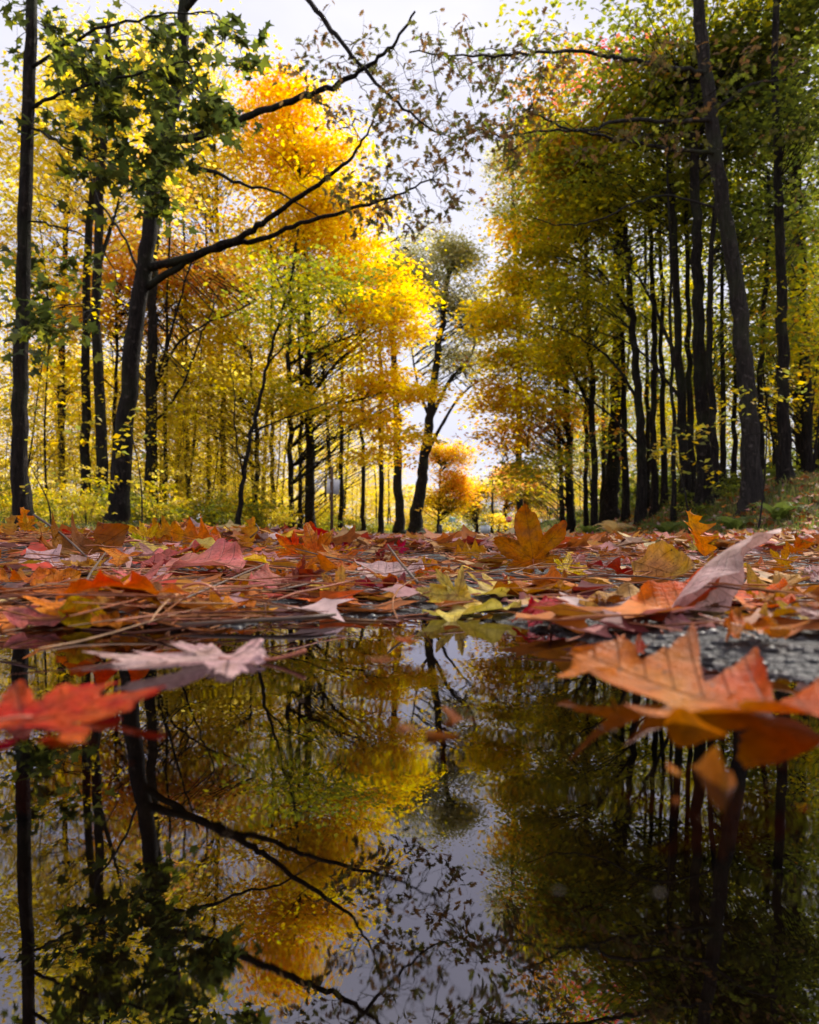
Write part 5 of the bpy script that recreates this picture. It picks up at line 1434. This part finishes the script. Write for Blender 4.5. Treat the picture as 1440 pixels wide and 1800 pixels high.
# specks floating on the puddle
n = 130
x = R.uniform(-.4, .4, n); y = R.uniform(.12, .64, n)
keep = y < np.interp(x, SHORE[:, 0], SHORE[:, 1]) - .01
x, y = x[keep], y[keep]; n = len(x)
sv = R.uniform(.0003, .0010, n)
V = ico[None] * (sv[:, None, None] * R.uniform(.6, 1.3, (n, 12, 1))) * np.array([1.6, 1, .35]) + np.stack([x, y, 0 * x + WZ + .0002], 1)[:, None]
T = (np.arange(n)[:, None, None] * 12 + it[None]).reshape(-1, 3)
c = np.array([(.08, .04, .02), (.16, .10, .05), (.05, .04, .03)])[R.integers(3, size=n)]
o = link('floating_specks', mk_mesh('floating_specks', V.reshape(-1, 3), T, None, np.repeat(c, 12, axis=0)), NEEDLE); tag(o, 'tiny specks of dust and bark floating on the puddle', 'debris', kind='stuff')
# leaves sunk to the bottom of the puddle
for i, (x, y, c, lab) in enumerate([(.085, .20, 'rust', 'sunken rust leaf under the water near the bottom edge'), (.03, .27, 'brown', 'sunken brown leaf under the middle of the puddle'), (-.11, .24, 'maroon', 'sunken dark red leaf under the left of the puddle'), (.12, .30, 'orange', 'sunken orange leaf below the floating orange oak leaf')]):
    k, me, st = VAR[i * 3]
    fallen('fallen_leaf', me, .04 if k == 'maple' else .09, (x, y, rz(x, y) + .004), (D_(5), D_(-4), i * 1.3), c, lab, None, st)

# twigs and long stalks one can follow with the eye
def twig(pts, r, label, col=None):
    p = spline([P(*q_) for q_ in pts], 8)
    for k in range(len(p)):
        p[k, 2] = max(p[k, 2], max(rz(p[k, 0], p[k, 1]), WZ) + r)
    o0 = p[0].copy()
    mb = MB(); mb.tube(p - o0, np.linspace(r, r * .6, len(p)), 6, wob=.08)
    o = link('twig', mb.mesh('twig', True), TWIG, None, o0); tag(o, label, 'twig')
    return o
twig([(235, 1085, .60), (330, 1050, .68), (400, 1020, .78), (470, 990, .95)], .0016, 'long thin dark twig crossing the litter in front of the broad dusty pink leaf')
twig([(60, 905, 1.35), (110, 940, 1.3), (160, 985, 1.2), (215, 1020, 1.1)], .0022, 'dark twig slanting down over the litter by the left edge')
twig([(140, 1052, .64), (158, 1010, .7), (185, 972, .78)], .0014, 'pale bent stalk standing behind the small yellow leaf')
twig([(300, 1100, .565), (430, 1092, .57), (540, 1085, .58), (590, 1080, .60)], .0022, 'shiny grey stick lying along the puddle rim')
twig([(735, 1025, .74), (705, 990, .78), (682, 958, .84)], .0016, 'raised stalk leaning over the straw yellow leaf')
twig([(845, 1072, .66), (900, 1070, .665), (960, 1062, .69), (990, 1060, .70)], .003, 'short black wet stick at the puddle rim right of the straw yellow leaf')
twig([(440, 945, 2.0), (455, 930, 2.0), (440, 912, 2.05)], .0022, 'small twig poking up between the left heap and the bright orange-red leaf')
twig([(480, 1040, .74), (640, 1000, .9), (560, 975, 1.15), (520, 965, 1.2)], .0014, 'thin stalk arching behind the ragged tan leaf')
twig([(860, 1008, 1.0), (960, 1016, .96), (1100, 1012, .98), (1190, 1020, .95)], .0016, 'straight brown twig lying across the asphalt below the upright amber leaf')

# things whose description is still the same are told apart by their order across the picture
from collections import defaultdict
same = defaultdict(list)
for o in COL.objects:
    if o.parent is None and 'label' in o.keys() and 'group' in o.keys(): same[o['label']].append(o)
ORD = ['first', 'second', 'third', 'fourth', 'fifth', 'sixth', 'seventh', 'eighth', 'ninth', 'tenth']
for lab, os_ in same.items():
    if 1 < len(os_) <= 10:
        os_.sort(key=lambda o: o.location.x / max(o.location.y, .1))
        for i, o in enumerate(os_):
            extra = ', ' + ORD[i] + ' from the left'
            if len((lab + extra).split()) > 16: extra = ', ' + ORD[i] + ' one'
            if len((lab + extra).split()) <= 16: o['label'] = lab + extra
